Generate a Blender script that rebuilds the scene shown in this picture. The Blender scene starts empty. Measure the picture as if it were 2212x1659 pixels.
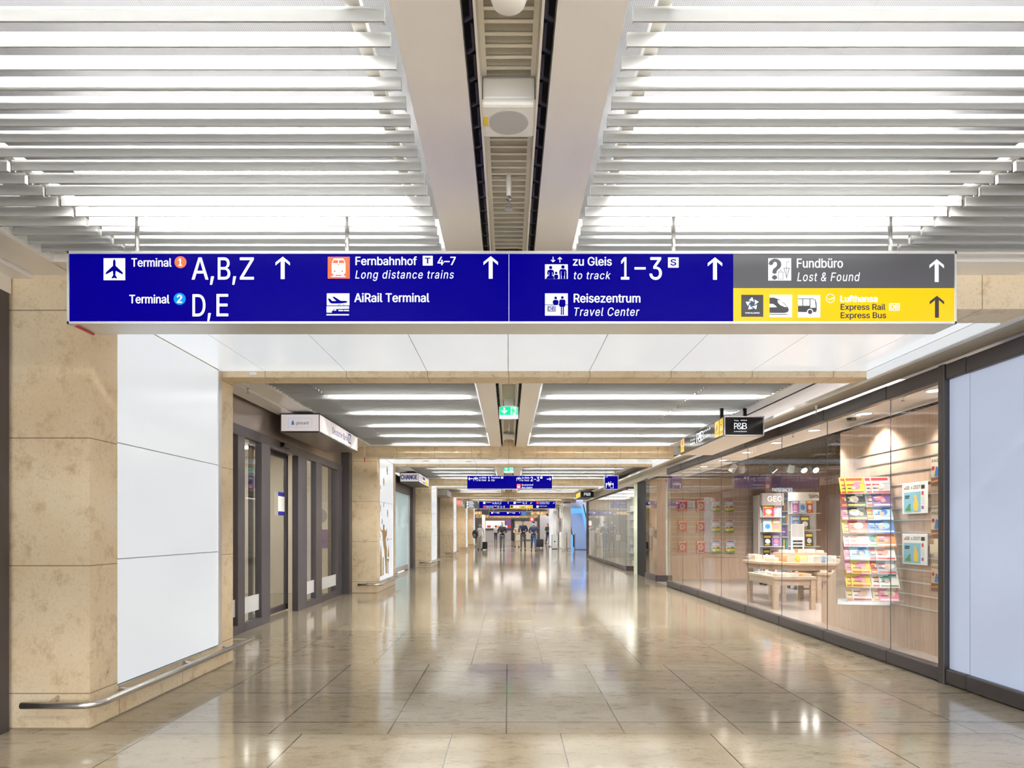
import bpy, bmesh, math, random
from mathutils import Vector, Matrix, Euler
random.seed(7)
S = bpy.context.scene
COL = S.collection
F, CX, CY, CH = 1420.0, 1099.0, 1146.0, 1.2     # focal length in pixels, vanishing point, eye height

# ------------------------------------------------------------------ camera, world, exposure
cam_d = bpy.data.cameras.new('camera'); cam = bpy.data.objects.new('camera', cam_d); COL.objects.link(cam)
cam.location = (0, 0, CH); cam.rotation_euler = (math.pi/2, 0, 0)
cam_d.sensor_width = 36; cam_d.lens = F/2212*36
cam_d.shift_x = (1106-CX)/2212; cam_d.shift_y = (CY-829.5)/2212
cam_d.clip_start = 0.05; cam_d.clip_end = 300
S.camera = cam
w = bpy.data.worlds.new('world'); S.world = w; w.use_nodes = True
w.node_tree.nodes['Background'].inputs[0].default_value = (0.95, 0.97, 1, 1)
w.node_tree.nodes['Background'].inputs[1].default_value = 2.6       # added fill entering the open rear end, to brighten stone facing the camera
S.view_settings.view_transform = 'Standard'; S.view_settings.look = 'None'
S.view_settings.gamma = 1; S.view_settings.use_curve_mapping = False
S.view_settings.exposure = 1.45
S.cycles.max_bounces = 8; S.cycles.diffuse_bounces = 4; S.cycles.glossy_bounces = 4; S.cycles.adaptive_threshold = 0.02
S.cycles.transparent_max_bounces = 24; S.cycles.sample_clamp_indirect = 6
S.cycles.caustics_reflective = False; S.cycles.caustics_refractive = False
TUBE, PANEL, SPOT = 66.0, 0.235, 0.60               # lamp levels: LED strips, portal light panels, shop spots
SLOPE = 0.007                                     # the ceiling climbs gently along the corridor

# ------------------------------------------------------------------ materials
M = {}
def nodes(name):
    m = bpy.data.materials.new(name); m.use_nodes = True; M[name] = m
    nt = m.node_tree
    return m, nt, nt.nodes['Principled BSDF']
def mat(name, col, rough=0.5, metal=0.0, emit=0.0, ecol=None, spec=0.5, alpha=1.0, coat=0.0):
    m, nt, p = nodes(name)
    p.inputs['Base Color'].default_value = (*col, 1); p.inputs['Roughness'].default_value = rough
    p.inputs['Metallic'].default_value = metal; p.inputs['Specular IOR Level'].default_value = spec
    p.inputs['Coat Weight'].default_value = coat
    if emit:
        if name not in ('tube', 'lit_panel'): emit *= .38          # display level at this exposure
        p.inputs['Emission Color'].default_value = (*(ecol or col), 1); p.inputs['Emission Strength'].default_value = emit
    m.diffuse_color = (*col, 1)
    return m
def N(nt, t, **kw):
    n = nt.nodes.new(t)
    for k, v in kw.items(): setattr(n, k, v)
    return n
def L(nt, a, b): nt.links.new(a, b)
def math_n(nt, op, a, b=None, c=None):
    n = N(nt, 'ShaderNodeMath', operation=op)
    for i, v in enumerate((a, b, c)):
        if v is None: continue
        if isinstance(v, (int, float)): n.inputs[i].default_value = v
        else: L(nt, v, n.inputs[i])
    return n.outputs[0]
def mixc(nt, fac, a, b):
    n = N(nt, 'ShaderNodeMix', data_type='RGBA')
    for s, v in ((n.inputs[0], fac), (n.inputs[6], a), (n.inputs[7], b)):
        if isinstance(v, (int, float)): s.default_value = v
        elif isinstance(v, tuple): s.default_value = (*v, 1)
        else: L(nt, v, s)
    return n.outputs[2]
def ramp(nt, fac, p0, p1, c0=(0, 0, 0), c1=(1, 1, 1)):
    n = N(nt, 'ShaderNodeMapRange'); n.clamp = True
    L(nt, fac, n.inputs[0]); n.inputs[1].default_value = p0; n.inputs[2].default_value = p1
    return n.outputs[0]
def line_at(nt, v, pos, hw):                      # 1 within hw of pos
    return math_n(nt, 'LESS_THAN', math_n(nt, 'ABSOLUTE', math_n(nt, 'SUBTRACT', v, pos)), hw)
def every(nt, v, start, step, hw):                # 1 on lines repeated each step
    f = math_n(nt, 'FRACT', math_n(nt, 'ADD', math_n(nt, 'DIVIDE', math_n(nt, 'SUBTRACT', v, start), step), 0.5))
    return math_n(nt, 'LESS_THAN', math_n(nt, 'ABSOLUTE', math_n(nt, 'SUBTRACT', f, 0.5)), hw/step)
def OR(nt, *a):
    r = a[0]
    for b in a[1:]: r = math_n(nt, 'MAXIMUM', r, b)
    return r
def noise(nt, vec, scale, detail=4, rough=0.6):
    n = N(nt, 'ShaderNodeTexNoise'); n.inputs['Scale'].default_value = scale
    n.inputs['Detail'].default_value = detail; n.inputs['Roughness'].default_value = rough
    L(nt, vec, n.inputs['Vector']); return n.outputs['Fac']
def coords(nt):
    t = N(nt, 'ShaderNodeTexCoord'); s = N(nt, 'ShaderNodeSeparateXYZ')
    g = N(nt, 'ShaderNodeNewGeometry')
    L(nt, g.outputs['Position'], s.inputs[0])
    return g.outputs['Position'], s.outputs[0], s.outputs[1], s.outputs[2]

def limestone(nt, pos, base, dark, pale):
    """mottled shell limestone: cloudy tone, brown stains, fossil rings and specks"""
    cloud = noise(nt, pos, 1.7, 5)
    c = mixc(nt, ramp(nt, cloud, .35, .68), base, pale)
    st = noise(nt, pos, 8.5, 6, .74)
    c = mixc(nt, math_n(nt, 'MULTIPLY', ramp(nt, st, .52, .74), .85), c, dark)
    fine = noise(nt, pos, 60, 3)
    c = mixc(nt, math_n(nt, 'MULTIPLY', ramp(nt, fine, .52, .72), .3), c, dark)
    v = N(nt, 'ShaderNodeTexVoronoi'); v.inputs['Scale'].default_value = 5.5
    warp = N(nt, 'ShaderNodeTexNoise'); warp.inputs['Scale'].default_value = 12; L(nt, pos, warp.inputs['Vector'])
    ad = N(nt, 'ShaderNodeVectorMath', operation='MULTIPLY_ADD'); L(nt, warp.outputs['Color'], ad.inputs[0])
    ad.inputs[1].default_value = (.07, .07, .07); L(nt, pos, ad.inputs[2]); L(nt, ad.outputs[0], v.inputs['Vector'])
    sp = N(nt, 'ShaderNodeSeparateColor'); L(nt, v.outputs['Color'], sp.inputs[0])
    rare = math_n(nt, 'GREATER_THAN', sp.outputs[0], .72)
    rad = math_n(nt, 'MULTIPLY_ADD', sp.outputs[1], .14, .05)
    ring = math_n(nt, 'LESS_THAN', math_n(nt, 'ABSOLUTE', math_n(nt, 'SUBTRACT', v.outputs['Distance'], rad)), .02)
    c = mixc(nt, math_n(nt, 'MULTIPLY', math_n(nt, 'MULTIPLY', rare, ring), .55), c, (.22, .13, .06))
    blob = math_n(nt, 'MULTIPLY', math_n(nt, 'GREATER_THAN', sp.outputs[2], .86), math_n(nt, 'LESS_THAN', v.outputs['Distance'], .09))
    c = mixc(nt, math_n(nt, 'MULTIPLY', blob, .6), c, (.25, .15, .07))
    return c

def stone_mat(name, kind):
    m, nt, p = nodes(name)
    pos, x, y, z = coords(nt)
    c = limestone(nt, pos, (.75, .595, .385), (.47, .315, .16), (.82, .70, .51))
    j = math_n(nt, 'LESS_THAN', z, .009)
    c = mixc(nt, math_n(nt, 'MULTIPLY', j, .7), c, (.1, .08, .06))        # dirty joint at the floor
    if kind == 'pillar': j = every(nt, z, .216, .7713, .0035)
    elif kind == 'plinth': j = OR(nt, every(nt, z, .216, .7713, .0035), every(nt, y, 4.27, .83, .003))
    else: j = every(nt, x, 0.0, .715, .003)
    c = mixc(nt, math_n(nt, 'MULTIPLY', j, .75), c, (.2, .13, .07))
    L(nt, c, p.inputs['Base Color'])
    p.inputs['Roughness'].default_value = .38; p.inputs['Specular IOR Level'].default_value = .35
    return m
stone_mat('stone', 'pillar'); stone_mat('plinth_stone', 'plinth'); stone_mat('lintel_stone', 'lintel')

def floor_mat():
    m, nt, p = nodes('floor_stone')
    pos, x, y, z = coords(nt)
    ym = math_n(nt, 'MULTIPLY', math_n(nt, 'FRACT', math_n(nt, 'DIVIDE', math_n(nt, 'SUBTRACT', y, 3.88), 8.65)), 8.65)
    zone = math_n(nt, 'LESS_THAN', ym, 2.016)
    xs = math_n(nt, 'ADD', x, .015)
    jb = every(nt, math_n(nt, 'ABSOLUTE', xs), .32, .885, .0038)
    jz = every(nt, xs, 0, .7, .0042)
    cz = OR(nt, line_at(nt, ym, .236, .006), line_at(nt, ym, .975, .006), line_at(nt, ym, 1.744, .006))
    ends = OR(nt, line_at(nt, ym, .004, .004), line_at(nt, ym, 2.016, .004))
    cb = every(nt, ym, 2.016, .6634, .0035)
    long_j = math_n(nt, 'ADD', math_n(nt, 'MULTIPLY', zone, jz), math_n(nt, 'MULTIPLY', math_n(nt, 'SUBTRACT', 1, zone), jb))
    dark = OR(nt, long_j, math_n(nt, 'MULTIPLY', zone, cz))
    faint = OR(nt, ends, math_n(nt, 'MULTIPLY', math_n(nt, 'SUBTRACT', 1, zone), cb))
    # one tone per slab
    cell = N(nt, 'ShaderNodeCombineXYZ')
    L(nt, math_n(nt, 'FLOOR', math_n(nt, 'DIVIDE', math_n(nt, 'SUBTRACT', xs, .32), .885)), cell.inputs[0])
    L(nt, math_n(nt, 'FLOOR', math_n(nt, 'DIVIDE', math_n(nt, 'SUBTRACT', y, 5.896), .6634)), cell.inputs[1])
    wn = N(nt, 'ShaderNodeTexWhiteNoise', noise_dimensions='2D'); L(nt, cell.outputs[0], wn.inputs['Vector'])
    shift = N(nt, 'ShaderNodeVectorMath', operation='MULTIPLY_ADD')
    L(nt, wn.outputs['Color'], shift.inputs[0]); shift.inputs[1].default_value = (9, 9, 9)
    st = N(nt, 'ShaderNodeVectorMath', operation='MULTIPLY'); L(nt, pos, st.inputs[0]); st.inputs[1].default_value = (.75, 1.5, 1)
    L(nt, st.outputs[0], shift.inputs[2])
    c = limestone(nt, shift.outputs[0], (.335, .28, .195), (.18, .118, .057), (.395, .347, .267))
    c = mixc(nt, math_n(nt, 'MULTIPLY', wn.outputs['Value'], .3), c, (.235, .175, .105))
    c = mixc(nt, math_n(nt, 'MULTIPLY', faint, .45), c, (.16, .11, .07))
    c = mixc(nt, math_n(nt, 'MULTIPLY', dark, .9), c, (.05, .04, .03))
    L(nt, c, p.inputs['Base Color'])
    r = math_n(nt, 'MULTIPLY_ADD', noise(nt, pos, 3, 3), .06, .07)
    L(nt, r, p.inputs['Roughness'])
    p.inputs['Specular IOR Level'].default_value = .75
floor_mat()

def wood_mat(name, a, b, vertical=True):
    m, nt, p = nodes(name)
    pos, x, y, z = coords(nt)
    sc = N(nt, 'ShaderNodeVectorMath', operation='MULTIPLY'); L(nt, pos, sc.inputs[0])
    sc.inputs[1].default_value = (22, 22, 1.2) if vertical else (3, 3, 30)
    n1 = noise(nt, sc.outputs[0], 1.4, 6, .65); n2 = noise(nt, sc.outputs[0], 5, 4)
    c = mixc(nt, ramp(nt, n1, .3, .72), a, b)
    c = mixc(nt, math_n(nt, 'MULTIPLY', ramp(nt, n2, .55, .75), .35), c, tuple(v*.55 for v in a))
    L(nt, c, p.inputs['Base Color']); p.inputs['Roughness'].default_value = .5
wood_mat('wood', (.50, .345, .255), (.66, .50, .395)); wood_mat('pale_wood', (.44, .325, .24), (.56, .435, .335), False)

def glass_mat(name, tint, gain=1.2):
    m = bpy.data.materials.new(name); m.use_nodes = True; M[name] = m
    nt = m.node_tree; nt.nodes.clear()
    o = N(nt, 'ShaderNodeOutputMaterial'); mx = N(nt, 'ShaderNodeMixShader')
    t = N(nt, 'ShaderNodeBsdfTransparent'); t.inputs[0].default_value = (*tint, 1)
    g = N(nt, 'ShaderNodeBsdfGlossy'); g.inputs['Roughness'].default_value = 0.0
    fr = N(nt, 'ShaderNodeFresnel'); fr.inputs[0].default_value = 1.5
    geo = N(nt, 'ShaderNodeNewGeometry')
    front = math_n(nt, 'SUBTRACT', 1, geo.outputs['Backfacing'])
    fac = math_n(nt, 'MINIMUM', math_n(nt, 'MULTIPLY', math_n(nt, 'MULTIPLY', fr.outputs[0], front), gain), 1)
    L(nt, fac, mx.inputs[0]); L(nt, t.outputs[0], mx.inputs[1]); L(nt, g.outputs[0], mx.inputs[2]); L(nt, mx.outputs[0], o.inputs[0])
glass_mat('glass', (.97, .985, .975)); glass_mat('acrylic', (.985, .985, .99), 1.0)

def striped_mat(name, a, b, axis, step, duty=.5, rough=.4, metal=.3):
    m, nt, p = nodes(name)
    pos, x, y, z = coords(nt)
    v = {'x': x, 'y': y, 'z': z}[axis]
    c = mixc(nt, every(nt, v, 0, step, step*duty/2), a, b)
    L(nt, c, p.inputs['Base Color']); p.inputs['Roughness'].default_value = rough; p.inputs['Metallic'].default_value = metal
striped_mat('grille', (.74, .69, .60), (.36, .32, .26), 'y', .022, .45)
def perforated():
    m, nt, p = nodes('perforated_metal')
    pos, x, y, z = coords(nt)
    def d(v): return math_n(nt, 'SUBTRACT', math_n(nt, 'FRACT', math_n(nt, 'DIVIDE', v, .0075)), .5)
    r = math_n(nt, 'SQRT', math_n(nt, 'ADD', math_n(nt, 'POWER', d(x), 2), math_n(nt, 'POWER', d(y), 2)))
    c = mixc(nt, math_n(nt, 'LESS_THAN', r, .3), (.19, .19, .202), (.105, .105, .112))
    c = mixc(nt, every(nt, x, 0, .62, .003), c, (.15, .15, .15))
    L(nt, c, p.inputs['Base Color']); p.inputs['Roughness'].default_value = .5
perforated()
def gold_mesh():
    m, nt, p = nodes('gold_mesh')
    pos, x, y, z = coords(nt)
    n = noise(nt, pos, 7, 5, .8)
    L(nt, mixc(nt, ramp(nt, n, .4, .62), (.35, .2, .08), (1, .78, .45)), p.inputs['Base Color'])
    p.inputs['Roughness'].default_value = .45; p.inputs['Metallic'].default_value = .15
gold_mesh()

mat('white_metal', (.84, .85, .84), .4); mat('warm_white', (.80, .76, .70), .4); mat('slat_white', (.40, .405, .40), .42)
mat('satin_beige', (.86, .835, .83), .3, .12); mat('satin_bronze', (.42, .36, .31), .28, .7)
mat('dark_bronze', (.075, .065, .068), .38, .3); mat('bronze_frame', (.085, .075, .085), .35, .2)
mat('black', (.012, .012, .014), .6, spec=.15); mat('black_gloss', (.012, .011, .012), .12)
mat('clip_dark', (.03, .028, .06), .25); mat('louvre_cream', (.88, .85, .77), .5)
mat('steel', (.62, .61, .58), .27, 1); mat('aluminium', (.80, .80, .79), .3, .8); mat('silver_frame', (.74, .75, .75), .35, .5)
mat('tube', (1, 1, 1), .5, 0, TUBE, (1, .985, .95)); mat('lit_panel', (.22, .23, .24), .18, 0, PANEL, (.93, .965, 1))
mat('plaster', (.86, .84, .81), .7); mat('cream_wall', (.82, .74, .62), .7); mat('shop_white', (.88, .83, .79), .55)
mat('shop_floor', (.33, .285, .27), .25); mat('grid_black', (.035, .03, .03), .5)
mat('frosted', (.59, .70, .93), .3, 0, .25, (.62, .72, 1)); mat('frosted_teal', (.40, .55, .60), .25, 0, .12, (.55, .75, .85))
mat('frost_band', (.62, .63, .63), .5)
mat('lit_blue', (.001, .0, .02), .3, 0, 1, (.0008, .0, .255), spec=.04); mat('lit_white', (.3, .31, .32), .3, 0, .8, (.9, .95, 1))
mat('lit_grey', (.02, .02, .022), .25, 0, 1, (.085, .083, .09)); mat('lit_yellow', (.12, .07, 0), .25, 0, 1, (1, .58, 0))
mat('lit_orange', (.15, .03, .01), .25, 0, 1, (1, .15, .035)); mat('lit_cyan', (0, .04, .15), .25, 0, .9, (0, .3, 1))
mat('lit_red', (.9, .03, .02), .3, 0, .8, (.9, .05, .04)); mat('lit_dark', (.03, .03, .035), .3)
mat('lit_green', (0, .5, .22), .3, 0, 1.2, (0, .6, .28)); mat('sign_pink_white', (.82, .78, .78), .3, 0, .35, (.9, .84, .85))
mat('silver_logo', (.7, .75, .88), .3, 0, .5, (.7, .75, .9)); mat('navy', (.02, .02, .18), .4); mat('bank_blue', (.02, .02, .25), .4, 0, .15)
mat('lamp_disc', (1, 1, 1), .5, 0, 14, (1, .9, .82)); mat('spot_disc', (1, 1, 1), .5, 0, 30, (1, .93, .86))
mat('plastic_white', (.86, .86, .84), .35); mat('speaker_mesh', (.50, .50, .51), .55); mat('sticker_yellow', (.85, .6, .05), .5)
mat('gold_foil', (.50, .33, .10), .45, .2); mat('red', (.65, .03, .03), .45); mat('chrome', (.7, .7, .75), .1, 1)
mat('escalator_blue', (.12, .35, .75), .3, 0, .75, (.16, .45, 1)); mat('rubber', (.02, .02, .02), .6)
mat('paper', (.86, .83, .78), .7); mat('news_paper', (.82, .81, .79), .75); mat('sky_blue', (.22, .50, .66), .6)
mat('duck_yellow', (.85, .55, .05), .6); mat('frog_green', (.09, .28, .06), .6); mat('print_black', (.02, .02, .02), .6)
mat('hall_white', (.8, .8, .8), .6); mat('hall_lit', (.9, .9, .9), .5, 0, 13, (1, .97, .93)); mat('counter_grey', (.36, .35, .38), .5)
mat('hall_soft', (.9, .9, .9), .5, 0, 7, (1, .97, .93)); mat('shop_soft', (.9, .9, .9), .5, 0, 3.2, (1, .97, .93)); mat('header_taupe', (.27, .235, .22), .4)
mat('pale_green', (.60, .66, .52), .5)
mat('board_lit', (.8, .85, .85), .4, 0, .8, (.85, .93, .95)); mat('hall_grey', (.42, .4, .43), .5)
PAL = {'c_red': (.62, .05, .05), 'c_yellow': (.85, .66, .06), 'c_blue': (.06, .22, .62), 'c_pink': (.78, .25, .36), 'c_green': (.16, .38, .12),
       'c_white': (.84, .82, .79), 'c_teal': (.06, .42, .42), 'c_black': (.03, .03, .035), 'c_orange': (.85, .33, .09), 'c_cream': (.80, .68, .52),
       'c_violet': (.25, .12, .40), 'c_sky': (.38, .60, .82), 'c_brown': (.25, .13, .08), 'c_grey': (.42, .43, .46), 'c_skin': (.72, .46, .35)}
for k, v in PAL.items(): mat(k, v, .35)
mat('skin', (.60, .36, .27), .5); mat('hair_dark', (.03, .02, .015), .6); mat('hair_light', (.35, .25, .16), .6); mat('mask_blue', (.42, .68, .82), .7)
mat('cloth_white', (.75, .74, .72), .8); mat('cloth_light', (.55, .54, .52), .8); mat('cloth_black', (.02, .02, .025), .8)
mat('cloth_navy', (.025, .035, .10), .8); mat('cloth_grey', (.14, .14, .15), .8); mat('denim', (.05, .12, .30), .8)
mat('cloth_green', (.05, .07, .05), .8); mat('cloth_beige', (.55, .45, .34), .8); mat('bag_tan', (.6, .52, .42), .8)

# ------------------------------------------------------------------ mesh building
def world_loc(o):
    v = Vector((0, 0, 0))
    while o: v += o.location; o = o.parent
    return v
class MB:
    def __init__(s): s.v = []; s.f = []; s.mi = []; s.m = 0
    def add(s, vs, fs):
        b = len(s.v); s.v += [tuple(v) for v in vs]
        for f in fs: s.f.append([b+i for i in f]); s.mi.append(s.m)
        return s
    def box(s, x0, x1, y0, y1, z0, z1):
        return s.add([(x0,y0,z0),(x1,y0,z0),(x1,y1,z0),(x0,y1,z0),(x0,y0,z1),(x1,y0,z1),(x1,y1,z1),(x0,y1,z1)],
                     [(0,3,2,1),(4,5,6,7),(0,1,5,4),(1,2,6,5),(2,3,7,6),(3,0,4,7)])
    def poly(s, pts): return s.add(pts, [tuple(range(len(pts)))])
    def extrude(s, pts, vec):                       # a 3D polygon swept along vec
        n = len(pts); vec = Vector(vec); top = [Vector(p)+vec for p in pts]
        return s.add(list(pts)+top, [tuple(range(n))[::-1], tuple(range(n, 2*n))]+[(i, (i+1) % n, n+(i+1) % n, n+i) for i in range(n)])
    def tube(s, pts, r, n=12, cap=True):
        pts = [Vector(p) for p in pts]; rs = r if isinstance(r, (list, tuple)) else [r]*len(pts); rings = []
        ref = None
        for i, p in enumerate(pts):
            d = (pts[min(i+1, len(pts)-1)]-pts[max(i-1, 0)]).normalized()
            if ref is None: ref = d.orthogonal().normalized()
            a = (ref-d*ref.dot(d)).normalized(); b = d.cross(a); ref = a
            rings.append([p+a*rs[i]*math.cos(2*math.pi*k/n)+b*rs[i]*math.sin(2*math.pi*k/n) for k in range(n)])
        vs = [v for q in rings for v in q]; fs = []
        for i in range(len(pts)-1):
            for k in range(n): fs.append((i*n+k, i*n+(k+1) % n, (i+1)*n+(k+1) % n, (i+1)*n+k))
        if cap: fs += [tuple(range(n))[::-1], tuple(range((len(pts)-1)*n, len(pts)*n))]
        return s.add(vs, fs)
    def lathe(s, prof, c=(0, 0, 0), n=24, squash=1.0):       # prof: (radius, z)
        vs = []; fs = []
        for r, z in prof:
            for k in range(n): vs.append((c[0]+r*math.cos(2*math.pi*k/n), c[1]+squash*r*math.sin(2*math.pi*k/n), c[2]+z))
        for i in range(len(prof)-1):
            for k in range(n): fs.append((i*n+k, i*n+(k+1) % n, (i+1)*n+(k+1) % n, (i+1)*n+k))
        fs += [tuple(range(n))[::-1], tuple(range((len(prof)-1)*n, len(prof)*n))]
        return s.add(vs, fs)
    def ball(s, c, r, n=12):
        rx, ry, rz = r if isinstance(r, tuple) else (r, r, r)
        vs = []; fs = []; m = n//2
        for i in range(1, m):
            t = math.pi*i/m
            for k in range(n):
                a = 2*math.pi*k/n; vs.append((c[0]+rx*math.sin(t)*math.cos(a), c[1]+ry*math.sin(t)*math.sin(a), c[2]+rz*math.cos(t)))
        for i in range(m-2):
            for k in range(n): fs.append((i*n+k, (i+1)*n+k, (i+1)*n+(k+1) % n, i*n+(k+1) % n))
        a, b = len(vs), len(vs)+1; vs += [(c[0], c[1], c[2]+rz), (c[0], c[1], c[2]-rz)]
        for k in range(n): fs += [(a, k, (k+1) % n), (b, (m-2)*n+(k+1) % n, (m-2)*n+k)]
        return s.add(vs, fs)
    def build(s, name, m, parent=None, slope=False, bevel=0, smooth=False, local=False):
        off = Vector((0, 0, 0)) if local else world_loc(parent)
        me = bpy.data.meshes.new(name)
        vs = [(x-off.x, y-off.y, z-off.z+(SLOPE*y if slope else 0)) for x, y, z in s.v]
        me.from_pydata(vs, [], s.f)
        for q in (m if isinstance(m, (list, tuple)) else [m]): me.materials.append(M[q])
        me.polygons.foreach_set('material_index', s.mi)
        if smooth: me.polygons.foreach_set('use_smooth', [True]*len(s.f))
        me.update()
        o = bpy.data.objects.new(name, me); COL.objects.link(o)
        if parent: o.parent = parent
        if bevel:
            b = o.modifiers.new('bevel', 'BEVEL'); b.width = bevel; b.segments = 2; b.limit_method = 'ANGLE'; b.harden_normals = False
        if smooth and not bevel:
            pass
        return o
def tag(o, label=None, cat=None, group=None, kind=None):
    for k, v in (('label', label), ('category', cat), ('group', group), ('kind', kind)):
        if v: o[k] = v
    return o
def thing(name, label, cat, loc, group=None, rz=0):
    o = bpy.data.objects.new(name, None); o.empty_display_size = .1; COL.objects.link(o)
    o.location = loc; o.rotation_euler = (0, 0, rz)
    return tag(o, label, cat, group, 'thing' if name == 'shop_window' else None)
def structure(o, label=None): o['kind'] = 'structure'; return tag(o, label)
def dup(root, loc, rz=None, label=None, group=None):
    r = root.copy(); COL.objects.link(r); r.location = loc
    if rz is not None: r.rotation_euler = (0, 0, rz)
    if label: r['label'] = label
    if group: r['group'] = group
    for ch in list(root.children):
        c = ch.copy(); COL.objects.link(c); c.parent = r
        for g in list(ch.children):
            d = g.copy(); COL.objects.link(d); d.parent = c
    return r
def W(px, py, D): return Vector(((px-CX)*D/F, D, CH+(CY-py)*D/F))
ORD = ['first', 'second', 'third', 'fourth', 'fifth', 'sixth', 'seventh', 'eighth', 'ninth', 'tenth', 'eleventh', 'twelfth']

# ------------------------------------------------------------------ lettering and flat marks on a plane
class Plane:
    """a flat face: origin o, reading direction r, up z, outward normal n; (a, b) in metres, or through px() in photo-crop units"""
    def __init__(s, o, r, n): s.o = Vector(o); s.r = Vector(r); s.n = Vector(n); s.map = None
    def at(s, a, b, lift=0): return s.o+s.r*a+Vector((0, 0, b))+s.n*lift
def front_plane(D): return Plane((0, D, 0), (1, 0, 0), (0, -1, 0))
class Crop:
    """positions on a front-facing sign, read from a crop of the photo (origin x0, y0, scale k) at the sign's depth"""
    def __init__(s, D, x0, y0, k): s.p = front_plane(D); s.D, s.x0, s.y0, s.k = D, x0, y0, k; s.u = D/F/k
    def xz(s, cx, cy):
        v = W(s.x0+cx/s.k, s.y0+cy/s.k, s.D); return v.x, v.z
def shape(pl, pts, lift, name, m, parent):
    return MB().poly([pl.at(a, b, lift) for a, b in pts]).build(name, m, parent)
_fc = {}
try: FONT = bpy.data.fonts.load(bpy.utils.system_resource('DATAFILES', path='fonts')+'/Inter.woff2')   # the sans serif that ships with Blender
except Exception: FONT = None
from mathutils.geometry import delaunay_2d_cdt
def text_mesh(s, bold, shear, space):
    """outlines of a line of text, triangulated by winding number (overlapping font contours stay clean)"""
    key = (s, shear, space)
    if key in _fc: return _fc[key]
    cu = bpy.data.curves.new('letters', 'FONT'); cu.body = s; cu.size = 1; cu.shear = shear
    cu.resolution_u = 3; cu.space_character = space; cu.fill_mode = 'NONE'
    if FONT: cu.font = FONT
    ob = bpy.data.objects.new('letters', cu); COL.objects.link(ob)
    me = bpy.data.meshes.new_from_object(ob.evaluated_get(bpy.context.evaluated_depsgraph_get()))
    bpy.data.objects.remove(ob)
    co = [Vector((v.co.x, v.co.y)) for v in me.vertices]; ed = [tuple(e.vertices) for e in me.edges]
    nxt = {}
    for a, b in ed: nxt.setdefault(a, []).append(b); nxt.setdefault(b, []).append(a)
    loops = []; seen = set()
    for v0 in range(len(co)):
        if v0 in seen or v0 not in nxt: continue
        lp = [v0]; seen.add(v0); cur = v0+1 if v0+1 in nxt[v0] else nxt[v0][0]
        while cur not in seen:
            lp.append(cur); seen.add(cur); f = [q for q in nxt[cur] if q not in seen]
            if not f: break
            cur = f[0]
        loops.append(lp)
    V, _, T, _, _, _ = delaunay_2d_cdt(co, ed, [], 0, 1e-6)
    boxes = [(min(co[q].x for q in lp), max(co[q].x for q in lp)) for lp in loops]
    fs = []
    for t in T:
        c = sum((V[q] for q in t), Vector((0, 0)))/len(t); wn = 0
        for lp, (xa, xb) in zip(loops, boxes):
            if not xa <= c.x <= xb: continue
            for k in range(len(lp)):
                p, q = co[lp[k]], co[lp[(k+1) % len(lp)]]
                if (p.y <= c.y) != (q.y <= c.y):
                    cr = (q.x-p.x)*(c.y-p.y)-(c.x-p.x)*(q.y-p.y)
                    if q.y > p.y and cr > 0: wn += 1
                    elif q.y <= p.y and cr < 0: wn -= 1
        if wn: fs.append(tuple(t))
    use = sorted({q for f in fs for q in f}); ix = {q: n for n, q in enumerate(use)}
    _fc[key] = ([(V[q].x, V[q].y, 0) for q in use], [tuple(ix[q] for q in f) for f in fs]); return _fc[key]
def lettering(pl, s, a, b, h, wid, m, parent, lift=.0008, bold=.012, shear=0, name='lettering', space=1.0):
    vs, fs = text_mesh(s, bold, shear, space)
    x0 = min(v[0] for v in vs); x1 = max(v[0] for v in vs)
    cv, _ = text_mesh('H', bold, 0, 1.0); ch = max(v[1] for v in cv)
    kx = wid/(x1-x0); ky = h/ch
    e = bold*.9*ky; mb = MB()                     # heavier weights: the same outline laid over itself a hair to each side
    for i, (dx, dy) in enumerate(((0, 0),) if bold < .004 else ((0, 0), (-e, 0), (e, 0), (0, e*.6), (0, -e*.6))):
        mb.add([pl.at(a+(x-x0)*kx+dx, b+y*ky+dy, lift+i*2e-5) for x, y, _ in vs], fs)
    return mb.build(name, m, parent)
def circ(cx, cy, r, n=28, ry=None): return [(cx+r*math.cos(2*math.pi*k/n), cy+(ry or r)*math.sin(2*math.pi*k/n)) for k in range(n)]
def rect(x0, y0, x1, y1): return [(x0, y0), (x1, y0), (x1, y1), (x0, y1)]
def rrect(x0, y0, x1, y1, r, n=4):
    out = []
    for cx, cy, a0 in ((x1-r, y1-r, 0), (x0+r, y1-r, 90), (x0+r, y0+r, 180), (x1-r, y0+r, 270)):
        for k in range(n+1):
            a = math.radians(a0+90*k/n); out.append((cx+r*math.cos(a), cy+r*math.sin(a)))
    return out
class Picto:
    """one pictogram: layers of flat shapes given in crop units"""
    def __init__(s, crop, parent, name='pictogram', label=None):
        s.c, s.parent, s.name = crop, parent, name; s.root = None; s.k = 0; s.label = label
    def add(s, polys, m, name='mark'):
        s.k += 1; mb = MB()
        for p in polys:
            mb.poly([s.c.p.at(*s.c.xz(*q), .0008+.0005*s.k) for q in p])
        if s.root is None:
            s.root = mb.build(s.name, m, s.parent)
            if s.label: s.root['label'] = s.label
        else: mb.build(name, m, s.root)
        return s
def ctext(crop, s, x0, x1, base, cap, m, parent, **kw):
    a, b = crop.xz(x0, base)
    return lettering(crop.p, s, a, b, (base-cap)*crop.u, (x1-x0)*crop.u, m, parent, **kw)
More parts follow.
